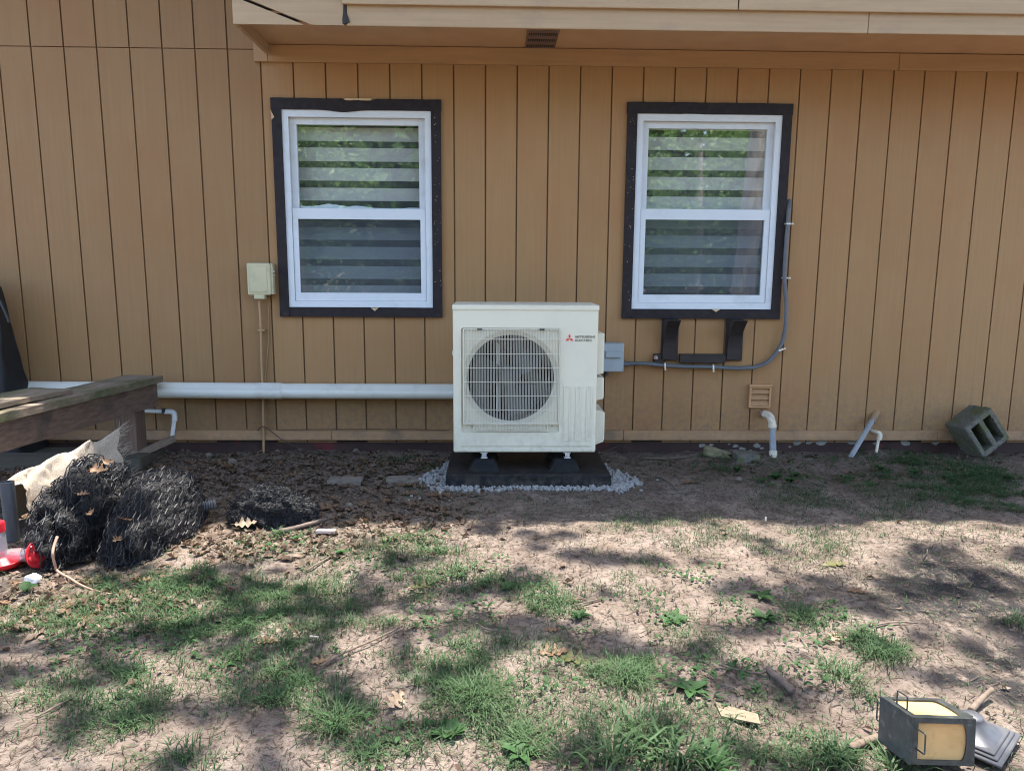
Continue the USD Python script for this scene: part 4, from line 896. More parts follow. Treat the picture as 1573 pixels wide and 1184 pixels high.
# burlap: crumpled sheet with frayed end
U, Vv = np.meshgrid(np.linspace(0, 1, 70), np.linspace(-1, 1, 60), indexing='ij')
c0_, c1_ = np.array([-2.30, -1.52, 0.0]), np.array([-2.03, -1.08, 0.0])
dirb = c1_ - c0_; nb = np.array([dirb[1], -dirb[0], 0]); nb /= np.linalg.norm(nb)
wdt = .15 - .05 * U; ridge = (.22 + .13 * U ** .7) * (1 - np.abs(Vv) ** 1.6)
P_ = c0_ + U[..., None] * dirb + (Vv * wdt)[..., None] * nb; P_[..., 2] = ridge + .02
P_ = P_ + (meshkit.fbm(np.stack([U * 6, Vv * 2.5, U * 0], -1), 4, 6)[..., None] - .5) * np.array([.09, .09, .07]) + .016 * np.sin(U * 17 + Vv * 5 + 3 * meshkit.noise(np.stack([U * 4, Vv * 3, U * 0], -1), 3))[..., None] * np.array([.4, .2, .8])
P_[..., 2] = np.maximum(P_[..., 2], .012); pb_ = P_.reshape(-1, 3)
i0 = (np.arange(69)[:, None] * 60 + np.arange(59)).ravel(); fb = np.vstack([np.stack([i0, i0 + 60, i0 + 61], 1), np.stack([i0, i0 + 61, i0 + 1], 1)])
bu = thing('burlap_sheet', 'crumpled tan burlap with frayed end draped behind the black net', 'burlap', (-2.15, -1.15, 0))
obj('cloth', (np.vstack([pb_, pb_ - [0, 0, .004]]), np.vstack([fb, fb[:, ::-1] + len(pb_)])), 'burlap', bu, smooth=True)
rng = np.random.default_rng(12); A_, B_ = [], []
for j in range(140):
    q = P_[-1, rng.integers(60)]; d = dirb / np.linalg.norm(dirb) * rng.uniform(.02, .06) + rng.normal(0, .014, 3) + [0, 0, .012]; A_.append(q); B_.append(q + d)
obj('frayed_threads', segs(A_, B_, .0009), 'burlap', bu)
# feeders
p = G(0, 868); fe = thing('bird_feeder', 'red and clear plastic bird feeder standing at the left edge', 'bird feeder', p)
S_ = .09
obj('base_dish', xf(lathe([(0, .004), (.085, .004), (.097, .018), (.094, .022), (.078, .012), (.05, .034), (.034, .045), (0, .045)], 40), None, p), 'red_plastic', fe, smooth=40)
obj('dish_rim', xf(np.array([0]) if False else trimesh.creation.torus(.094, .004, 40, 10), None, p + [0, 0, .024]), 'red_plastic', fe, smooth=True)
obj('tube', xf(lathe([(.031, .046), (.035, .046), (.031, .15), (.028, .15), (.031, .046)], 32), None, p), 'clear_plastic', fe, smooth=40)
obj('cap', xf(lathe([(0, .15), (.034, .15), (.034, .185), (.03, .192), (0, .192)], 32), None, p), 'red_plastic', fe, smooth=40)
p = G(54, 856, .045) ; fe2 = thing('bird_feeder', 'red and clear plastic bird feeder lying on its side against the net', 'bird feeder', (p[0], p[1], 0))
M = rotz(-.25) @ roty(math.radians(97))
M2 = rotz(-.35) @ roty(math.radians(80))
pcn = np.array([p[0] + .0, p[1], .06])
obj('base_dish', xf(lathe([(0, 0), (.05, 0), (.058, .012), (.056, .016), (.04, .014), (.03, .03), (0, .03)], 32), M2, pcn + [.005, 0, 0]), 'red_plastic', fe2, smooth=40)
for k in range(5):
    a_ = k / 5 * 2 * PI; obj('feeding_flower', xf(lump((0, 0, 0), (.014, .014, .006), k, .2, 2), M2, pcn + M2 @ np.array([.036 * math.cos(a_), .036 * math.sin(a_), .02])), 'red_plastic', fe2, smooth=True)
obj('tube', xf(lathe([(.025, -.14), (.030, -.14), (.030, -.001), (.025, -.001), (.025, -.14)], 28), M2, pcn), 'clear_plastic', fe2, smooth=40)
p = W(61, 800, -1.82); obj('red_scrap', lump(p, (.017, .012, .028), 3, .4, 3), 'red_plastic', None, smooth=True, label='small red plastic scrap stuck to the front of the black net', cat='plastic scrap')
p = G(52, 896); obj('white_scrap', lump(p + [0, 0, .02], (.03, .022, .02), 9, .4, 3), 'white_scrap', None, smooth=True, label='white crumpled scrap on the leaves in front of the black net', cat='scrap', at=tuple(p))
vp = [W(88, 824, -2.02), W(83, 838, -2.05), W(81, 852, -2.08), G(86, 874, .02), G(96, 882, .012), G(104, 886, .01), G(120, 896, .012), G(150, 908, .012), G(182, 914, .012)]
obj('vine_stem', tube(spline(vp, 50), np.linspace(.006, .0035, 50), 8), 'vine', None, smooth=True, label='curved reddish vine stem trailing from the black net over the ground', cat='vine')

# ------------------------------------------------------------------ lantern lying on its side, bottom right
LM = np.array([[0.9961, -0.0646, -0.0601], [0.047, -0.1881, 0.981], [-0.0747, -0.98, -0.1843]]); LD = np.array([.1685, .1174, .1343]); LP = np.array([1.0605, -3.3104, .1497])
def LX(mesh): v, f, _ = meshkit.arrays(mesh); return v @ LM.T + LP, f
la = thing('lantern', 'dark bronze lantern with amber panels lying on its side on the grass', 'lantern', (1.14, -3.25, 0))
LX_, LY_, LZ_ = LD
def open_poly(w, h):       # opening: straight near the base, arched at the far end; coordinates along the axis, across
    x0, x1, y0, y1 = .016, w - .022, .014, h - .012
    arc = [(x1 - .012 + .012 * math.cos(t), (y0 + y1) / 2 + (y1 - y0) / 2 * math.sin(t)) for t in np.linspace(-PI / 2, PI / 2, 17)]
    return Polygon([(x0, y0)] + arc + [(x0, y1)])
def plate(w, h, t0, t1, op=True):
    p = sbox(0, 0, w, h); p = p.difference(open_poly(w, h)) if op else p
    m = trimesh.creation.extrude_polygon(p, t1 - t0, engine='earcut'); v = np.array(m.vertices); v[:, 2] += t0; return v, np.array(m.faces)
t_ = .004
def front(v): return v                                             # x along axis, y down, z inward
def topf(v): return np.stack([v[:, 0], v[:, 2], v[:, 1]], 1)       # lies in axis / depth
v, f = plate(LX_, LY_, 0, t_); obj('front_frame', LX((v, f)), 'bronze_metal', la)
obj('front_panel', LX(cbox(.012, LX_ - .012, .010, LY_ - .008, .0055, .0085, .0008)), 'amber_glass', la)
v, f = plate(LX_, LY_, LZ_ - t_, LZ_); obj('rear_frame', LX((v, f)), 'bronze_metal', la)
obj('rear_panel', LX(cbox(.012, LX_ - .012, .010, LY_ - .008, LZ_ - .0085, LZ_ - .0055, .0008)), 'amber_glass', la)
v, f = plate(LX_, LZ_ - 2 * t_ - .0004, 0, t_); v[:, 1] += t_ + .0002; obj('top_frame', LX((topf(v), f)), 'bronze_metal', la)
obj('top_panel', LX(cbox(.012, LX_ - .012, .0055, .0085, .012, LZ_ - .012, .0008)), 'amber_glass', la)
obj('bottom_frame', LX(box(0, LX_, LY_ - t_, LY_ - .0002, t_ + .0002, LZ_ - t_ - .0002)), 'bronze_metal', la)
obj('base_plate', LX(cbox(-.005, -.0003, -.002, LY_ + .002, -.002, LZ_ + .002, .0015)), 'bronze_metal', la)
obj('neck_plate', LX(cbox(LX_ + .0003, LX_ + .005, .004, LY_ - .004, .004, LZ_ - .004, .0015)), 'bronze_metal', la)
def loop(base0, base1, out):
    b0, b1, o = map(np.array, (base0, base1, out)); 
    return LX(tube(spline(np.array([b0, b0 + o * .9, b0 + o + (b1 - b0) * .06, b1 + o - (b1 - b0) * .06, b1 + o * .9, b1]), 40), .0021, 8))
obj('wire_guard', loop((.013, .028, 0), (.013, .078, 0), (0, 0, -.032)), 'bronze_metal', la, smooth=60)
obj('wire_guard', loop((.013, 0, .045), (.013, 0, .088), (0, -.034, 0)), 'bronze_metal', la, smooth=60)
obj('wire_guard', loop((.013, .028, LZ_), (.013, .078, LZ_), (0, 0, .040)), 'bronze_metal', la, smooth=60)
obj('bulb', LX(xf(lump((0, 0, 0), (.028, .026, .026), 2, .03, 3), None, (.10, .06, .065))), 'amber_glass', la, smooth=True)
# its roof cap, fallen off beside it
Rc, Bc = G(1569, 1128, .012), G(1538, 1178, .012)
side = np.linalg.norm((Rc - Bc)[:2]); ey = (Rc - Bc) / np.linalg.norm(Rc - Bc); ey[2] = 0; exx = np.array([-ey[1], ey[0], 0]); exx = exx if exx[0] < 0 else -exx
cc = (Rc + Bc) / 2 + exx * side / 2; cc[2] = 0; CM = np.stack([exx, ey, [0, 0, 1]], 1)
tl = rotz(0) @ rotx(0)
lc_ = thing('metal_cover', 'grey bell shaped lantern cap on a stepped square plate beside the lantern', 'metal cover', cc)
hs = side / 2
obj('square_plate', xf(cat_(cbox(-hs, hs, -hs, hs, .006, .014, .002), cbox(-hs * .88, hs * .88, -hs * .88, hs * .88, .0142, .020, .002), cbox(-hs * .78, hs * .78, -hs * .78, hs * .78, .0202, .026, .002)), CM, cc), 'cap_metal', lc_)
V = []; NZ, NA = 18, 40
for i in range(NZ):
    t = i / (NZ - 1); z = .026 + .046 * t; w_ = hs * (.70 - .42 * (1 - (1 - t) ** 2.2)) if t < 1 else hs * .28
    if t > .85: w_ *= math.sqrt(max(.05, 1 - ((t - .85) / .17) ** 2))
    e_ = .55 + .45 * t
    for j in range(NA):
        a_ = j / NA * 2 * PI; V.append((w_ * np.sign(math.cos(a_)) * abs(math.cos(a_)) ** e_, w_ * np.sign(math.sin(a_)) * abs(math.sin(a_)) ** e_, z))
F = [[i * NA + j, i * NA + (j + 1) % NA, (i + 1) * NA + (j + 1) % NA] for i in range(NZ - 1) for j in range(NA)] + [[i * NA + j, (i + 1) * NA + (j + 1) % NA, (i + 1) * NA + j] for i in range(NZ - 1) for j in range(NA)]
V.append((0, 0, .0725)); F += [[(NZ - 1) * NA + j, (NZ - 1) * NA + (j + 1) % NA, NZ * NA] for j in range(NA)]
obj('bell', xf((np.array(V), np.array(F)), CM, cc), 'cap_metal', lc_, smooth=50)
obj('hinge_tab', LX(cbox(LX_ + .003, LX_ + .016, .004, .007, .03, .055, .001)), 'bronze_metal', la)

# ------------------------------------------------------------------ sticks and small scraps
def stick(pts, r0, r1, m, label, cat='stick', name='stick', h=.0):
    q = [G(x, y, z) for x, y, z in pts]; q = [np.array([a[0], a[1], a[2] + gz(a[0], a[1])]) for a in q]
    p = spline(q, 24); k = np.linspace(r0, r1, 24); v, f = tube(p, k, 8); v = v + (meshkit.fbm(v * 60, 3, int(pts[0][0]))[:, None] - .5) * max(r0, .004) * .7
    obj(name, (v, f), m, None, smooth=True, label=label, cat=cat, at=tuple(q[0]))
stick([(492, 1021, .012), (530, 1003, .016), (575, 983, .016), (618, 961, .012)], .0042, .003, 'twig_wood', 'long straight twig across the grass in the middle foreground', 'twig', 'twig')
stick([(1180, 1024, .02), (1198, 1038, .02), (1219, 1054, .016)], .011, .010, 'dark_twig', 'short thick dark stick lying on grass above the flat amber piece')
stick([(1105, 1017, .012), (1140, 1027, .01), (1165, 1030, .012), (1184, 1024, .018)], .0035, .004, 'dark_twig', 'thin dark twig touching the thick dark stick', 'twig', 'twig')
stick([(1492, 1086, .014), (1506, 1073, .02), (1524, 1057, .03)], .010, .007, 'twig_wood', 'stubby brown stick lying just behind the lantern cap')
stick([(1304, 1145, .014), (1325, 1136, .016), (1352, 1124, .014)], .010, .011, 'twig_wood', 'pinkish brown stick lying left of the lantern')
stick([(1345, 961, .01), (1375, 957, .01), (1410, 957, .008)], .0036, .003, 'twig_wood', 'pale thin twig on the dark soil behind the lantern', 'twig', 'twig')
stick([(1008, 727, .012), (1022, 733, .014), (1040, 748, .01)], .008, .005, 'twig_wood', 'pale forked stick on the soil right of the white gravel')
stick([(986, 701, .014), (1025, 700, .02), (1072, 698, .016)], .005, .004, 'twig_wood', 'grey stick lying along the foundation under the brown bracket')
stick([(731, 961, .008), (750, 968, .012), (766, 971, .008)], .004, .003, 'dark_twig', 'short curved dark twig on bare soil in the middle', 'twig', 'twig')
stick([(56, 1101, .008), (80, 1086, .012), (104, 1070, .008)], .0038, .003, 'dark_twig', 'thin dark twig on pale soil at the lower left', 'twig', 'twig')
stick([(880, 927, .008), (900, 920, .01), (925, 912, .008)], .0035, .0025, 'dark_twig', 'thin dark twig on bare soil right of the grass centre', 'twig', 'twig')
stick([(470, 872, .008), (490, 862, .01), (508, 852, .008)], .005, .004, 'twig_wood', 'short tan stick on sunlit soil below the wood chip')
stick([(440, 706, .012), (480, 712, .014), (530, 704, .016)], .004, .003, 'twig_wood', 'thin tan twig in the leaf litter under the left window', 'twig', 'twig')
stick([(930, 692, .03), (955, 680, .06), (990, 664, .12)], .0025, .0018, 'straw', 'thin straw stem leaning on the skirting right of the unit', 'stem', 'straw_stem')
stick([(1418, 862, .004), (1423, 854, .03), (1424, 846, .045)], .004, .003, 'dark_twig', 'tiny dark twig stub standing in the charred soil', 'twig', 'twig')
stick([(430, 815, .02), (465, 806, .02), (500, 796, .02)], .012, .009, 'dark_twig', 'brown stick lying along the front of the small black net')
p = G(501, 820); obj('wood_chip', xf(cbox(-.045, .045, -.02, .02, 0, .016, .002), rotz(-.05) @ rotx(-.12), p + [0, 0, .006]), 'wood_chip', None, label='small pale pinkish wood chip on sunlit soil below the small net', cat='wood chip', at=tuple(p))
a_ = [G(1098, 1079, .004), G(1164, 1098, .004), G(1168, 1113, .004), G(1108, 1101, .004)]
ap = Polygon([(q[0], q[1]) for q in a_]); obj('amber_piece', xf(plan(ap, .006, .010), None, (0, 0, -.002)), 'amber_pale', None, label='flat loose amber panel lying in the grass left of the lantern', cat='panel', at=tuple(a_[0]))
p = G(1176, 800); obj('white_scrap', cbox(p[0] - .004, p[0] + .004, p[1] - .003, p[1] + .003, 0, .022, .001), 'pvc_cream', None, label='tiny upright white scrap on the bare soil right of the unit', cat='scrap', at=tuple(p))
p = G(483, 984); obj('white_scrap', xf(cbox(-.016, .016, -.004, .004, 0, .004, .001), rotz(-.2), p + [0, 0, .014]), 'wood_chip', None, label='tiny white strip in the grass at the left foreground', cat='scrap', at=tuple(p))

# ------------------------------------------------------------------ leaves
def oak_leaf(L, seed, curl=.4, lobes=3.5, wide=.36):
    rng = np.random.default_rng(seed); n = 22; t = np.linspace(0, 1, n)
    w = L * wide * (np.sin(PI * np.clip(t, 0, 1) ** .8) ** .8) * (.62 + .38 * np.sin(t * 2 * PI * lobes + rng.uniform(0, 1)))
    w[0] = L * .006; w[-1] = L * .01; wr = w * rng.uniform(.8, 1.1, n)
    V = []
    for i in range(n):
        for k, ww in ((-1, w[i]), (-.5, w[i]), (0, 0), (.5, wr[i]), (1, wr[i])):
            V.append((t[i] * L + abs(k) * L * .03, k * ww, 0))
    V = np.array(V); y = V[:, 1]
    V[:, 2] = curl * (y ** 2) / (L * .35) + curl * .5 * L * ((V[:, 0] / L - .5) ** 2) * rng.uniform(-.6, 1.6) + (meshkit.fbm(V * (14 / L) * .35 + seed, 3, seed % 50) - .5) * L * .16
    V[:, 0] -= L / 2; V[:, 2] -= V[:, 2].min()
    F = []
    for i in range(n - 1):
        for j in range(4): a = i * 5 + j; F += [[a, a + 5, a + 6], [a, a + 6, a + 1]]
    st = tube([(-L / 2, 0, V[2, 2] + .002), (-L / 2 - L * .18, L * .02, V[2, 2] + .004)], .0012, 4)
    return V, np.array(F), st
def place_leaf(px, py, L, ang, tilt, m, label, seed, curl=.5, z=0, group=None, name='oak_leaf', P=None):
    V, F, st = oak_leaf(L, seed, curl * .45); p = G(px, py, z) if P is None else np.array(P)
    M = rotz(ang) @ rotx(tilt); mm = xf(cat_((V, F), st), M); lo = mm[0][:, 2].min()
    zz_ = (z if z else gz(p[0], p[1])) + .003
    obj(name, (mm[0] + [p[0], p[1], zz_ - lo], mm[1]), m, None, smooth=True, label=label, cat='leaf', group=group, at=(p[0], p[1], zz_))
place_leaf(608, 1083, .085, 1.2, .55, 'tan_leaf', 'large pale tan oak leaf propped up in the front grass', 1, .25)
place_leaf(650, 899, .11, .5, .25, 'olive_leaf', 'olive curled oak leaf standing in the middle grass', 2, .9)
place_leaf(640, 905, .09, 2.4, .1, 'tan_leaf', 'pale oak leaf under the olive curled leaf', 3, .5)
place_leaf(882, 1011, .12, -.3, .1, 'olive_leaf', 'olive star-shaped oak leaf on soil in the middle foreground', 4, .7)
place_leaf(850, 1004, .10, .2, .2, 'dry_leaf', 'brown curled oak leaf behind the olive star-shaped leaf', 14, .9)
place_leaf(1282, 866, .11, .15, .1, 'olive_leaf', 'yellow-green oak leaf on bare soil at right', 5, .6)
place_leaf(1316, 911, .08, -.3, .1, 'dry_leaf', 'small grey-brown oak leaf below the yellow-green leaf', 6, .6)
place_leaf(1283, 976, .075, .8, .2, 'tan_leaf', 'pale tan leaf on sunlit soil behind the lantern', 7, .6)
place_leaf(411, 985, .075, .1, .2, 'dry_leaf', 'rounded brown leaf on soil at the left foreground', 8, .6)
place_leaf(458, 975, .06, -.7, .1, 'tan_leaf', 'light brown leaf beside the tiny white strip', 9, .5)
place_leaf(492, 1017, .06, .4, .2, 'dry_leaf', 'orange-brown leaf at the lower end of the long twig', 10, .6)
place_leaf(1060, 741, .11, .1, .05, 'dry_leaf', 'orange-brown oak leaf on soil below the mossy log', 11, .8)
place_leaf(848, 967, .06, .1, .1, 'dry_leaf', 'orange-tan leaf on soil in the middle of the yard', 12, .4)
place_leaf(1135, 1061, .055, 1.1, .2, 'tan_leaf', 'small tan leaf right of the broad weed above the amber piece', 13, .5)
place_leaf(377, 808, .1, .3, .6, 'tan_leaf', 'tan curled leaf propped on the front of the small net', 15, 1.0, z=.03)
for i, (px, py, L) in enumerate(((150, 725, .10), (163, 712, .09), (190, 800, .08), (205, 775, .05), (140, 790, .06), (128, 760, .05), (180, 830, .06))):
    p = W(px, py, [-1.72, -1.6, -1.92, -1.8, -1.95, -1.85, -2.0][i]); place_leaf(0, 0, L, i * 1.3, .5, 'dry_leaf', 'dry tan leaf caught in the black netting', 40 + i, .9, z=p[2], group='leaves caught in the netting', P=p, name='dry_leaf')
rng = np.random.default_rng(77)
for i in range(210):
    px, py = rng.uniform(170, 690), rng.uniform(705, 800)
    if 320 < px < 500 and py > 735: continue
    place_leaf(px, py, rng.uniform(.06, .12), rng.uniform(0, 6.3), rng.uniform(-.3, .3), 'dry_leaf' if i % 3 else 'litter_leaf', 'dry curled oak leaf in the litter between the netting and the unit', 100 + i, rng.uniform(.4, 1.2), group='leaves in the litter left of the unit', name='dry_leaf')
for i in range(40):
    px, py = rng.uniform(0, 60) if i < 22 else rng.uniform(0, 240), rng.uniform(690, 790) if i < 22 else rng.uniform(880, 960)
    place_leaf(px, py, rng.uniform(.05, .10), rng.uniform(0, 6.3), rng.uniform(-.3, .3), 'dry_leaf', 'dry brown leaf on the ground around the netting and feeders', 300 + i, rng.uniform(.4, 1.1), group='leaves around the netting', name='dry_leaf')
# small litter nobody could count
def tiny_leaves(xy, seed, lo, hi):
    rng = np.random.default_rng(seed); n = len(xy); t = np.array([[-.5, 0, .1], [-.2, -.26, .16], [-.2, .26, .2], [.15, -.2, .0], [.15, .24, .06], [.5, .02, .14], [0, 0, 0]]); f0 = np.array([[0, 1, 6], [0, 6, 2], [1, 3, 6], [6, 4, 2], [3, 5, 6], [6, 5, 4]])
    L = rng.uniform(lo, hi, n); V = []
    for i in range(n):
        M = rotz(rng.uniform(0, 6.3)) @ rotx(rng.normal(0, .35)) @ roty(rng.normal(0, .3)); V.append((t * L[i] * [1, rng.uniform(.6, 1.1), rng.uniform(.5, 2)]) @ M.T + [xy[i, 0], xy[i, 1], gz(xy[i, 0], xy[i, 1]) + .003 + rng.uniform(0, .006)])
    return np.vstack(V), np.vstack([f0 + 7 * i for i in range(n)])
def scatter(n, seed, dens):
    rng = np.random.default_rng(seed); out = []; 
    while len(out) < n:
        x, y = rng.uniform(-3.8, 4.6, 4000), rng.uniform(-3.9, -.02, 4000)
        ok = rng.uniform(0, 1, 4000) < dens(x, y); out += list(zip(x[ok], y[ok]))
    return np.array(out[:n])
onpad = lambda x, y: (x > pL - .03) & (x < pR + .03) & (y > PY - .02) & (y < -.25)
LIT = ell((420, 740, 290, 52), (80, 740, 170, 70), (400, 835, 230, 34), (120, 920, 200, 50), (600, 800, 140, 40))
def d_lit(x, y): return np.where(onpad(x, y), 0, np.maximum(inside(LIT, x, y, 1.3) ** 1.5, .008 + .08 * (y > -.7)))
xy2 = scatter(10000, 6, lambda x, y: np.where(onpad(x, y), 0, .35 + .3 * (y > -1.2)))
obj('leaf_crumbs', tiny_leaves(xy2, 8, .006, .020), 'litter_leaf', None, label='tiny broken leaf crumbs sprinkled across the yard', cat='leaf litter', kind='stuff')
xy = scatter(6500, 3, d_lit); obj('leaf_litter', tiny_leaves(xy, 4, .010, .06), 'litter_leaf', None, label='small broken brown leaves covering the soil along the house', cat='leaf litter', kind='stuff')
def slivers(xy, seed, lo, hi, w):
    rng = np.random.default_rng(seed); n = len(xy); a = rng.uniform(0, 2 * PI, n); L = rng.uniform(lo, hi, n) / 2; z = gz(xy[:, 0], xy[:, 1]) + rng.uniform(.001, .007, n)
    d = np.stack([np.cos(a), np.sin(a), rng.normal(0, .10, n)], 1); s = np.stack([-np.sin(a), np.cos(a), np.zeros(n)], 1) * rng.uniform(.5, 1.2, n)[:, None] * w
    c = np.stack([xy[:, 0], xy[:, 1], z], 1); up = np.array([0, 0, w * .8])
    V = np.stack([c - d * L[:, None] - s, c - d * L[:, None] + s, c + d * L[:, None] + s, c + d * L[:, None] - s, c + up + s * .2], 1).reshape(-1, 3)
    f0 = np.array([[0, 1, 4], [1, 2, 4], [2, 3, 4], [3, 0, 4]]); return V, (f0[None] + 5 * np.arange(n)[:, None, None]).reshape(-1, 3)
def d_straw(x, y): return np.where(onpad(x, y), 0, np.clip(meshkit.fbm(np.stack([x * 2.2, y * 2.2, x * 0], -1), 3, 21) * 2.6 - .75, .08, 1)) 
xy = scatter(34000, 9, d_straw); obj('straw_litter', slivers(xy, 5, .006, .05, .0014), 'straw', None, label='dry grass clippings and straw bits scattered over the bare soil', cat='straw', kind='stuff')
# soil crumbs
xy = scatter(16000, 19, lambda x, y: np.where(onpad(x, y), 0, np.maximum(inside(CHARRED, x, y, .5), .35)))
rng = np.random.default_rng(20); n = len(xy)
tet = np.array([[1, 0, -.3], [-.5, .87, -.3], [-.5, -.87, -.3], [0, 0, .9]]); sz = rng.uniform(.002, .007, n) * np.where(rng.uniform(0, 1, n) < .06, 1.7, 1)
an = rng.uniform(0, 6.3, n); ca, sa = np.cos(an), np.sin(an); T4 = tet[None] * (sz[:, None, None] * rng.uniform(.6, 1.3, (n, 4, 3)))
V = np.stack([T4[..., 0] * ca[:, None] - T4[..., 1] * sa[:, None], T4[..., 0] * sa[:, None] + T4[..., 1] * ca[:, None], T4[..., 2]], -1) + np.stack([xy[:, 0], xy[:, 1], gz(xy[:, 0], xy[:, 1]) + .001], 1)[:, None]
obj('soil_crumbs', (V.reshape(-1, 3), (np.array([[0, 1, 3], [1, 2, 3], [2, 0, 3]])[None] + 4 * np.arange(n)[:, None, None]).reshape(-1, 3)), 'soil', None, label='crumbs of dry soil over the yard', cat='soil', kind='stuff')

# ------------------------------------------------------------------ grass and weeds
GR = ell((300, 985, 190, 55), (150, 1015, 150, 60), (55, 965, 70, 35), (430, 930, 110, 40), (700, 872, 100, 34), (790, 885, 60, 26), (560, 925, 90, 32), (515, 1105, 55, 45), (730, 1065, 75, 52), (645, 1010, 60, 26), (955, 1040, 55, 40), (975, 1110, 90, 46), (1030, 1165, 150, 34), (790, 1140, 50, 34), (330, 1165, 60, 26), (440, 1150, 46, 30), (190, 1085, 80, 36), (1345, 1000, 44, 28), (1290, 1030, 30, 26), (840, 930, 40, 18), (250, 905, 90, 26), (1480, 745, 95, 36), (1275, 1155, 50, 28), (1250, 950, 40, 26), (740, 1000, 50, 26), (420, 1050, 60, 30), (620, 1150, 70, 24), (1330, 1065, 20, 22))
GRS = ell((960, 880, 120, 30), (1100, 960, 120, 60), (1000, 800, 90, 14), (1180, 830, 160, 24), (1330, 770, 150, 26), (620, 840, 80, 24), (500, 860, 120, 24), (600, 960, 150, 50), (100, 940, 120, 40), (860, 1060, 120, 70), (250, 1100, 220, 60), (1150, 1120, 120, 50))
def d_gr(x, y):
    nz = meshkit.fbm(np.stack([x * 3.4, y * 3.4, x * 0], -1), 4, 31)
    return np.clip(inside(GR, x, y, .7) * (nz * 3.4 - .95), 0, 1)
def d_gs(x, y):
    nz = meshkit.fbm(np.stack([x * 4.5, y * 4.5, x * 0], -1), 3, 33)
    return np.clip(np.maximum(inside(GRS, x, y, .9), .13) * (nz * 3.2 - 1.0), 0, 1) * (1 - onpad(x, y))
def blades(xy, hts, seed, lean=.5, wid=.0022, dirs=None):
    rng = np.random.default_rng(seed); n = len(xy); a = rng.uniform(0, 2 * PI, n) if dirs is None else dirs
    d = np.stack([np.cos(a), np.sin(a), np.zeros(n)], 1); s = np.stack([-np.sin(a), np.cos(a), np.zeros(n)], 1); w = wid * rng.uniform(.6, 1.25, n)[:, None]
    l = np.abs(rng.normal(lean, .3, n))[:, None]; h = hts[:, None]; b = np.stack([xy[:, 0], xy[:, 1], gz(xy[:, 0], xy[:, 1]) - .003], 1); up = np.array([[0, 0, 1.0]])
    p1 = b + up * h * .5 + d * h * l * .22; p2 = b + up * h * (.85 - .12 * l) + d * h * l * .6; p3 = b + up * h * (.98 - .35 * l) + d * h * l * 1.05
    V = np.stack([b - s * w, b + s * w, p1 - s * w * .9, p1 + s * w * .9, p2 - s * w * .6, p2 + s * w * .6, p3], 1).reshape(-1, 3)
    f0 = np.array([[0, 1, 3], [0, 3, 2], [2, 3, 5], [2, 5, 4], [4, 5, 6]]); return V, (f0[None] + 7 * np.arange(n)[:, None, None]).reshape(-1, 3)
rng = np.random.default_rng(50)
parts = []
tc = scatter(760, 51, d_gr)
for i, (x, y) in enumerate(tc):
    n = int(rng.uniform(20, 64)); rad = rng.uniform(.015, .06); a = rng.uniform(0, 2 * PI, n); r_ = np.abs(rng.normal(0, rad, n))
    xy = np.stack([x + r_ * np.cos(a), y + r_ * np.sin(a)], 1); H = rng.uniform(.014, .045) * rng.uniform(.5, 1.15, n)
    parts.append(blades(xy, H, 1000 + i, 1.0, .0016, a + rng.normal(0, .6, n)))
# the named big tufts
for px, py, n, rad, H, wd in ((730, 1075, 420, .10, .075, .0017), (960, 1045, 420, .075, .07, .0016), (515, 1110, 260, .07, .07, .0018), (985, 1130, 300, .10, .07, .0019), (1040, 1172, 130, .12, .10, .0042), (1275, 1165, 150, .06, .08, .0026), (1385, 1184, 90, .06, .07, .0028), (1345, 1005, 150, .06, .06, .002), (1563, 957, 70, .03, .07, .002), (700, 880, 240, .09, .055, .0018), (420, 826, 60, .03, .06, .003), (1290, 1035, 110, .04, .06, .002), (800, 1150, 120, .06, .045, .003), (1335, 1072, 60, .03, .05, .002), (200, 1090, 170, .09, .05, .0018), (280, 1160, 110, .06, .06, .0018), (940, 1172, 70, .05, .10, .004), (1250, 955, 90, .05, .055, .002)):
    n = int(n * .75); c = G(px, py); a = rng.uniform(0, 2 * PI, n); r_ = np.abs(rng.normal(0, rad * .75, n)); xy = np.stack([c[0] + r_ * np.cos(a), c[1] + r_ * np.sin(a)], 1)
    xy = xy + rng.normal(0, .018, xy.shape); parts.append(blades(xy, .8 * H * rng.uniform(.35, 1.2, n), int(px * 7 + py), 1.0, wd, a + rng.normal(0, .5, n)))
xy = scatter(44000, 52, lambda x, y: np.maximum(d_gs(x, y), d_gr(x, y) * .5)); parts.append(blades(xy, rng.uniform(.008, .035, len(xy)), 53, 1.1, .0014))
obj('grass', cat_(*parts), 'grass_blade', None, label='thin patchy grass growing through the bare soil', cat='grass', kind='stuff')
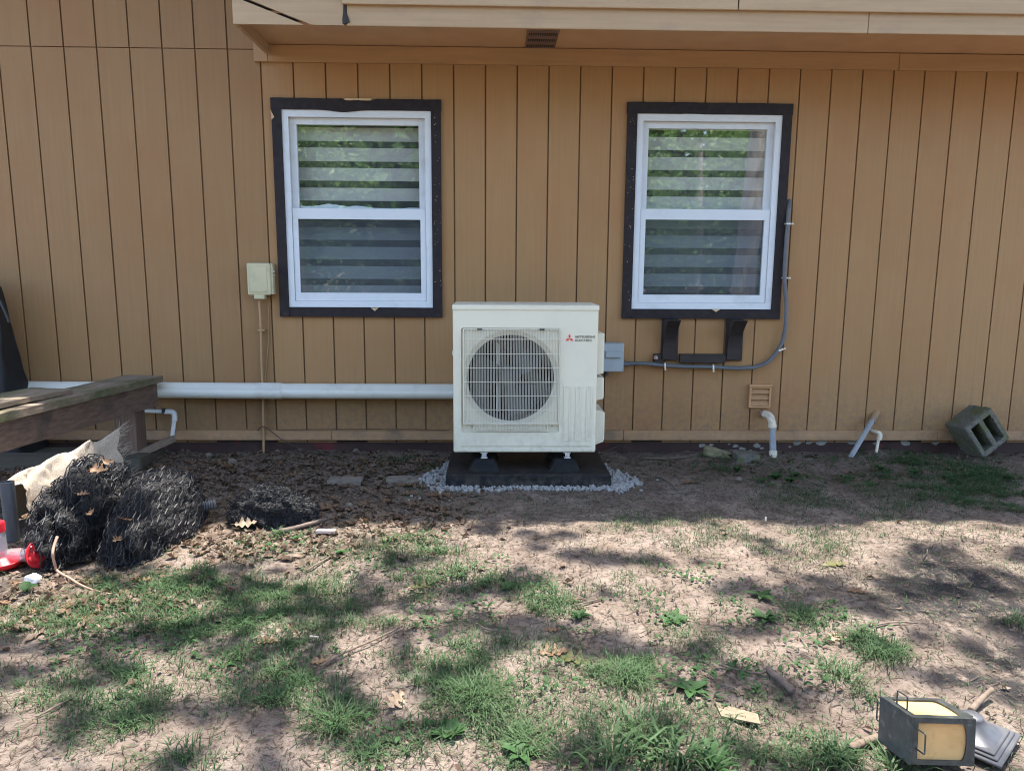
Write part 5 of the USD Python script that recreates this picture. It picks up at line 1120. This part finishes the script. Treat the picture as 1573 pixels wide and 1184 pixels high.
# small creeping weeds
def leaflets(xy, seed, lo, hi):
    rng = np.random.default_rng(seed); n = len(xy); L = rng.uniform(lo, hi, n); V = []; t = np.array([[0, 0, 0], [.35, -.26, .1], [.45, 0, .03], [.35, .26, .1], [.8, -.17, .06], [.8, .17, .06], [1, 0, 0]]); f0 = np.array([[0, 1, 2], [0, 2, 3], [1, 4, 2], [2, 5, 3], [4, 6, 2], [2, 6, 5]])
    for i in range(n):
        M = rotz(rng.uniform(0, 6.3)) @ roty(-rng.uniform(0, .7)); V.append((t * L[i]) @ M.T + [xy[i, 0], xy[i, 1], gz(xy[i, 0], xy[i, 1]) + rng.uniform(.002, .02)])
    return np.vstack(V), np.vstack([f0 + 7 * i for i in range(n)])
WD = ell((1190, 735, 60, 20), (1150, 715, 80, 16), (1330, 735, 100, 24), (1480, 740, 110, 36), (1170, 925, 60, 30), (1000, 940, 60, 30), (860, 960, 50, 30), (250, 915, 100, 28), (430, 835, 50, 20), (640, 845, 70, 24), (560, 870, 60, 20), (100, 1000, 100, 40), (700, 950, 80, 26), (1080, 1050, 80, 36), (1000, 1170, 160, 30), (450, 1000, 100, 50), (1050, 870, 60, 20), (610, 705, 30, 14), (660, 720, 16, 10), (300, 990, 180, 60), (730, 900, 120, 40), (1180, 1040, 90, 40), (820, 1050, 70, 50), (1250, 960, 120, 40), (1400, 720, 160, 24), (650, 1120, 120, 40))
cc_ = scatter(520, 60, lambda x, y: inside(WD, x, y, .6) * (1 - onpad(x, y))); rng = np.random.default_rng(61)
xy = np.repeat(cc_, 8, 0) + rng.normal(0, .028, (520 * 8, 2)); obj('creeping_weeds', leaflets(xy, 62, .010, .028), 'weed_leaf', None, label='low creeping weeds with small leaves among the grass', cat='weeds', kind='stuff')
def weed(px, py, n, L, label, seed, up=.5, group=None, slim=.2):
    rng = np.random.default_rng(seed); p = G(px, py); p[2] = gz(p[0], p[1]); m = []
    L = L * .8; w = thing('weed_plant', label, 'plant', p, group)
    for i in range(n):
        a = i * 2.4 + rng.uniform(-.3, .3); l = L * rng.uniform(.6, 1.1); t = np.linspace(0, 1, 8); e = up * rng.uniform(.6, 1.3)
        wd = l * slim * np.sin(PI * t ** .75) ** .9 + l * .012; x = l * t * math.cos(e) ; z = l * (t * math.sin(e) * 1.2 - .55 * t ** 2 * math.sin(e)) + .003
        V = []
        for j in range(8): V += [(x[j], -wd[j], z[j] + wd[j] * .35), (x[j], 0, z[j]), (x[j], wd[j], z[j] + wd[j] * .35)]
        F = []
        for j in range(7):
            for k in (0, 1): b_ = j * 3 + k; F += [[b_, b_ + 3, b_ + 4], [b_, b_ + 4, b_ + 1]]
        mm = xf((np.array(V), np.array(F)), rotz(a), p)
        obj('leaf', mm, 'weed_leaf', w, smooth=True)
weed(1190, 738, 14, .085, 'leafy green weed growing at the foot of the elbow drain pipe', 1, .8, slim=.26)
weed(1213, 745, 11, .08, 'bushy green weed on the right of the elbow drain pipe', 2, .7, slim=.26)
weed(1170, 742, 9, .07, 'low green weed in front of the concrete chunk', 3, .6)
weed(1132, 722, 8, .075, 'weed with upright leaf just right of the mossy log', 4, .9, slim=.24)
weed(1222, 730, 8, .07, 'small weed against the foundation right of the drain pipe', 14, .8, slim=.28)
weed(1303, 735, 7, .09, 'broad-leaved weed below the leaning grey pipe', 5, .5, slim=.22)
weed(1352, 722, 7, .085, 'weed with upright leaves below the whitish pipe fitting', 6, .9)
weed(1405, 730, 10, .08, 'rosette weed between the pipe fitting and the concrete block', 7, .6, slim=.25)
weed(1392, 700, 6, .06, 'tiny weed sprouting at the foundation left of the concrete block', 8, 1.0)
weed(1548, 738, 9, .07, 'dark green weed below the concrete block at the right edge', 9, .6)
weed(430, 822, 9, .065, 'upright weed in front of the small black net', 10, .9, slim=.16)
weed(455, 828, 6, .06, 'broad-leaved weed at the right end of the small black net', 11, .8, slim=.28)
weed(523, 850, 8, .06, 'yellow-green sunlit weed below the wood chip', 12, .7, slim=.24)
weed(1060, 1060, 10, .085, 'spreading grey-green weed above the flat amber panel', 13, .35, slim=.2)
weed(690, 1130, 9, .07, 'blue-green broad weed in the front grass', 15, .4, slim=.3)
weed(800, 1160, 12, .085, 'bright green rosette weed at the bottom middle', 16, .5, slim=.16)
weed(1170, 915, 11, .08, 'spreading green weed on bare soil at right', 17, .35, slim=.18)
weed(1175, 948, 11, .08, 'leggy weed just in front of the spreading weed at right', 18, .4, slim=.16)
weed(1035, 946, 9, .08, 'flat dark weed on sunlit soil in the middle', 19, .3, slim=.18)
weed(890, 945, 8, .065, 'low yellow-green weed on soil left of the flat dark weed', 20, .4, slim=.22)
weed(40, 912, 4, .08, 'young oak seedling by the white scrap at lower left', 21, .6, slim=.34)
weed(1098, 1180, 12, .12, 'long bladed bright green weed at the bottom edge', 22, .8, slim=.07)
weed(1340, 745, 8, .055, 'low weed on shaded soil below the leaning pipe', 23, .5)
weed(780, 905, 8, .06, 'broad clover-like weed in the middle grass', 24, .4, slim=.34)

# ------------------------------------------------------------------ trees: the oak over the yard, and the wood behind the camera
LIT_SPOTS = ell((330, 838, 70, 30), (430, 850, 110, 18), (560, 822, 120, 18), (660, 838, 90, 16), (250, 930, 95, 24), (120, 955, 60, 20), (60, 900, 60, 26), (35, 870, 50, 18), (1000, 836, 130, 12), (1090, 815, 60, 9), (960, 885, 140, 16), (1280, 830, 100, 12), (1450, 815, 120, 12), (1540, 826, 40, 10), (1330, 852, 50, 8), (890, 930, 100, 18), (1080, 930, 80, 26), (1050, 905, 50, 16), (780, 935, 40, 14), (1290, 965, 60, 22), (1280, 1015, 90, 30), (1180, 1000, 60, 22), (1440, 1018, 60, 26), (1545, 990, 30, 30), (1490, 940, 30, 14), (620, 955, 70, 12), (560, 1000, 46, 14), (690, 1000, 50, 14), (40, 1072, 60, 16), (150, 1062, 50, 12), (240, 1128, 110, 22), (1420, 1085, 110, 40), (1540, 1120, 60, 50), (850, 1120, 36, 16), (1095, 1095, 50, 26), (1010, 1165, 100, 24), (610, 1080, 40, 18), (960, 1020, 50, 14), (410, 965, 70, 12), (690, 880, 60, 14), (860, 905, 50, 10), (820, 1010, 60, 12), (200, 1000, 40, 10), (330, 1060, 50, 12), (1200, 1130, 60, 22), (730, 850, 40, 10), (1380, 880, 40, 8), (700, 1150, 40, 14), (470, 1085, 40, 12), (1130, 985, 40, 12))
NET_SPOTS = np.array([(-1.83, -1.72, .10, .16), (-1.47, -1.72, .16, .22), (-1.3, -1.85, .2, .14), (-.98, -1.36, .07, .08), (-2.2, -1.22, .13, .16), (-2.42, -1.27, .08, .10)])
LITE = np.vstack([LIT_SPOTS * [1, 1, 1.18, 1.22], NET_SPOTS])
def leaf_quads(c, nrm_seed, size, spread=1.0):
    """folded leaves: four triangles each, any attitude"""
    rng = np.random.default_rng(nrm_seed); n = len(c)
    a = rng.normal(0, 1, (n, 3)); a[:, 2] *= .5; a /= np.linalg.norm(a, axis=1, keepdims=True); b = rng.normal(0, 1, (n, 3)); b -= a * (a * b).sum(1, keepdims=True); b /= np.linalg.norm(b, axis=1, keepdims=True); k = np.cross(a, b)
    L = size * rng.uniform(.6, 1.3, n)[:, None]
    V = np.stack([c - a * L * .5, c - b * L * .3 + k * L * .08, c + b * L * .3 + k * L * .08, c + a * L * .5], 1).reshape(-1, 3)
    f0 = np.array([[0, 1, 3], [0, 3, 2]]); return V, (f0[None] + 4 * np.arange(n)[:, None, None]).reshape(-1, 3)
def limb(pts, r0, r1, n=14): p = spline(pts, n); return tube(p, np.linspace(r0, r1, n), 9)
oak = thing('oak_tree', 'tall oak whose pale trunk shows reflected in the right window', 'tree', (3.95, -6.5, 0))
tb = np.array([3.86, -6.5, 0])
obj('trunk', cat_(limb([tb + [0, 0, -.1], tb + [.05, 0, 1.5], tb + [.16, 0, 3.4], tb + [.2, .3, 5.5], tb + [-.2, 1.2, 8.2]], .19, .09, 24), limb([tb + [.18, .15, 4.6], tb + [-1, 1.5, 6.0], tb + [-2.5, 3.4, 7.2], tb + [-4, 5.2, 7.8]], .09, .02), limb([tb + [.2, .3, 5.4], tb + [.3, 2.2, 6.8], tb + [0.4, 4.2, 7.6], tb + [0.4, 6.0, 8.2]], .08, .02), limb([tb + [.1, .1, 5.0], tb + [-2.2, 0.8, 6.4], tb + [-4.6, 1.6, 7.2], tb + [-6.4, 3.0, 7.6]], .08, .02), limb([tb + [.2, .2, 5.2], tb + [1.6, -.4, 6.8], tb + [2.8, -1, 7.8]], .07, .02)), 'bark', oak, smooth=True)
rng = np.random.default_rng(90)
def canopy(n, seed):
    rng = np.random.default_rng(seed); out = []
    m = 0
    while m < n:
        k = 20000
        x, y = rng.uniform(-4.6, 5.4, k), rng.uniform(-5.6, -.3, k)            # where the shadow lands
        nz = meshkit.fbm(np.stack([x * 3.0, y * 4.6, x * 0], -1), 4, 70); fine = meshkit.fbm(np.stack([x * 10, y * 13, x * 0], -1), 3, 71)
        lit = inside(LITE, x, y, .5)
        pr = np.clip((nz - .47) * 12 + .5, .02, 1) * np.clip((fine - .38) * 9, .04, 1) * (1 - lit * .985)
        ok = rng.uniform(0, 1, k) < pr
        x, y = x[ok], y[ok]; h = rng.uniform(6.2, 9.4, len(x)) + .6 * np.sin(x * 1.3) + .5 * np.cos(y * 1.7)
        out.append(np.stack([x + SUN[0] / SUN[2] * h, y + SUN[1] / SUN[2] * h, h], 1)); m += len(x)
    return np.vstack(out)[:n]
c1 = canopy(21000, 91)
c2 = np.random.default_rng(92).normal(0, 1, (6000, 3)) * [1.4, 1.0, 1.0] + [6.6, -5.2, 8.6]
obj('crown', cat_(leaf_quads(c1, 93, .125), leaf_quads(c2, 94, .16)), 'tree_leaf', oak)
def tree(x, y, h, rad, n, mat, label, seed, z0=.25, size=.22, tr=.16, cat='tree'):
    rng = np.random.default_rng(seed); t = thing('background_tree', label, cat, (x, y, 0))
    obj('trunk', limb([(x, y, -.1), (x + .1, y, h * .4), (x, y + .1, h * .8)], tr, tr * .35), 'bark', t, smooth=True)
    nc = 46; cen = rng.normal(0, 1, (nc, 3)); cen /= np.linalg.norm(cen, axis=1, keepdims=True); cen *= rng.uniform(.3, 1, (nc, 1)) ** .5 * np.array([rad, rad, h * (1 - z0) / 2]); cen += [x, y, h * (z0 + (1 - z0) / 2)]
    w = rng.integers(nc, size=n); c = cen[w] + rng.normal(0, 1, (n, 3)) * rad * .17
    c[:, 2] = np.maximum(c[:, 2], .1)
    obj('crown', leaf_quads(c, seed + 1, size), mat, t)
tree(4.4, -11.5, 4.9, 2.7, 4500, 'tree_leaf_sunlit', 'bright leafy tree reflected in the right window, left of the trunk', 200, .14, .17)
tree(7.6, -12.5, 5.2, 2.6, 6000, 'tree_leaf_sunlit', 'broad bright tree reflected at the right side of the right window', 210, .12, .22)
tree(-3.7, -9.0, 4.3, 1.3, 4000, 'tree_leaf_sunlit', 'narrow bright tree reflected in the left window', 220, .42, .14)
tree(0.6, -16, 9, 3.6, 9000, 'tree_leaf', 'dark tree reflected between the two windows', 230, .02, .42)
tree(-8.5, -17, 9, 4.0, 8000, 'tree_leaf', 'dark tree behind the narrow bright tree of the left window', 240, .02, .42)
tree(-2.8, -21, 10, 4.2, 8000, 'tree_leaf', 'far dark tree seen only as a reflection in the left window', 250, .02, .5)
tree(6.2, -21, 10, 4.4, 8000, 'tree_leaf', 'far dark tree seen only as a reflection in the right window', 260, .02, .5)
rng = np.random.default_rng(280); n = 16000
ux_, uy_ = rng.uniform(-12, 14, n), rng.uniform(-16.5, -13.2, n); hz_ = 2.0 * meshkit.fbm(np.stack([ux_ * .5, uy_ * .4, ux_ * 0], -1), 3, 9) + .5
obj('undergrowth', leaf_quads(np.stack([ux_, uy_, rng.uniform(0, 1, n) ** .8 * hz_], 1), 281, .2), 'tree_leaf', None, label='dark undergrowth seen only as a reflection low in the windows', cat='undergrowth', kind='stuff')
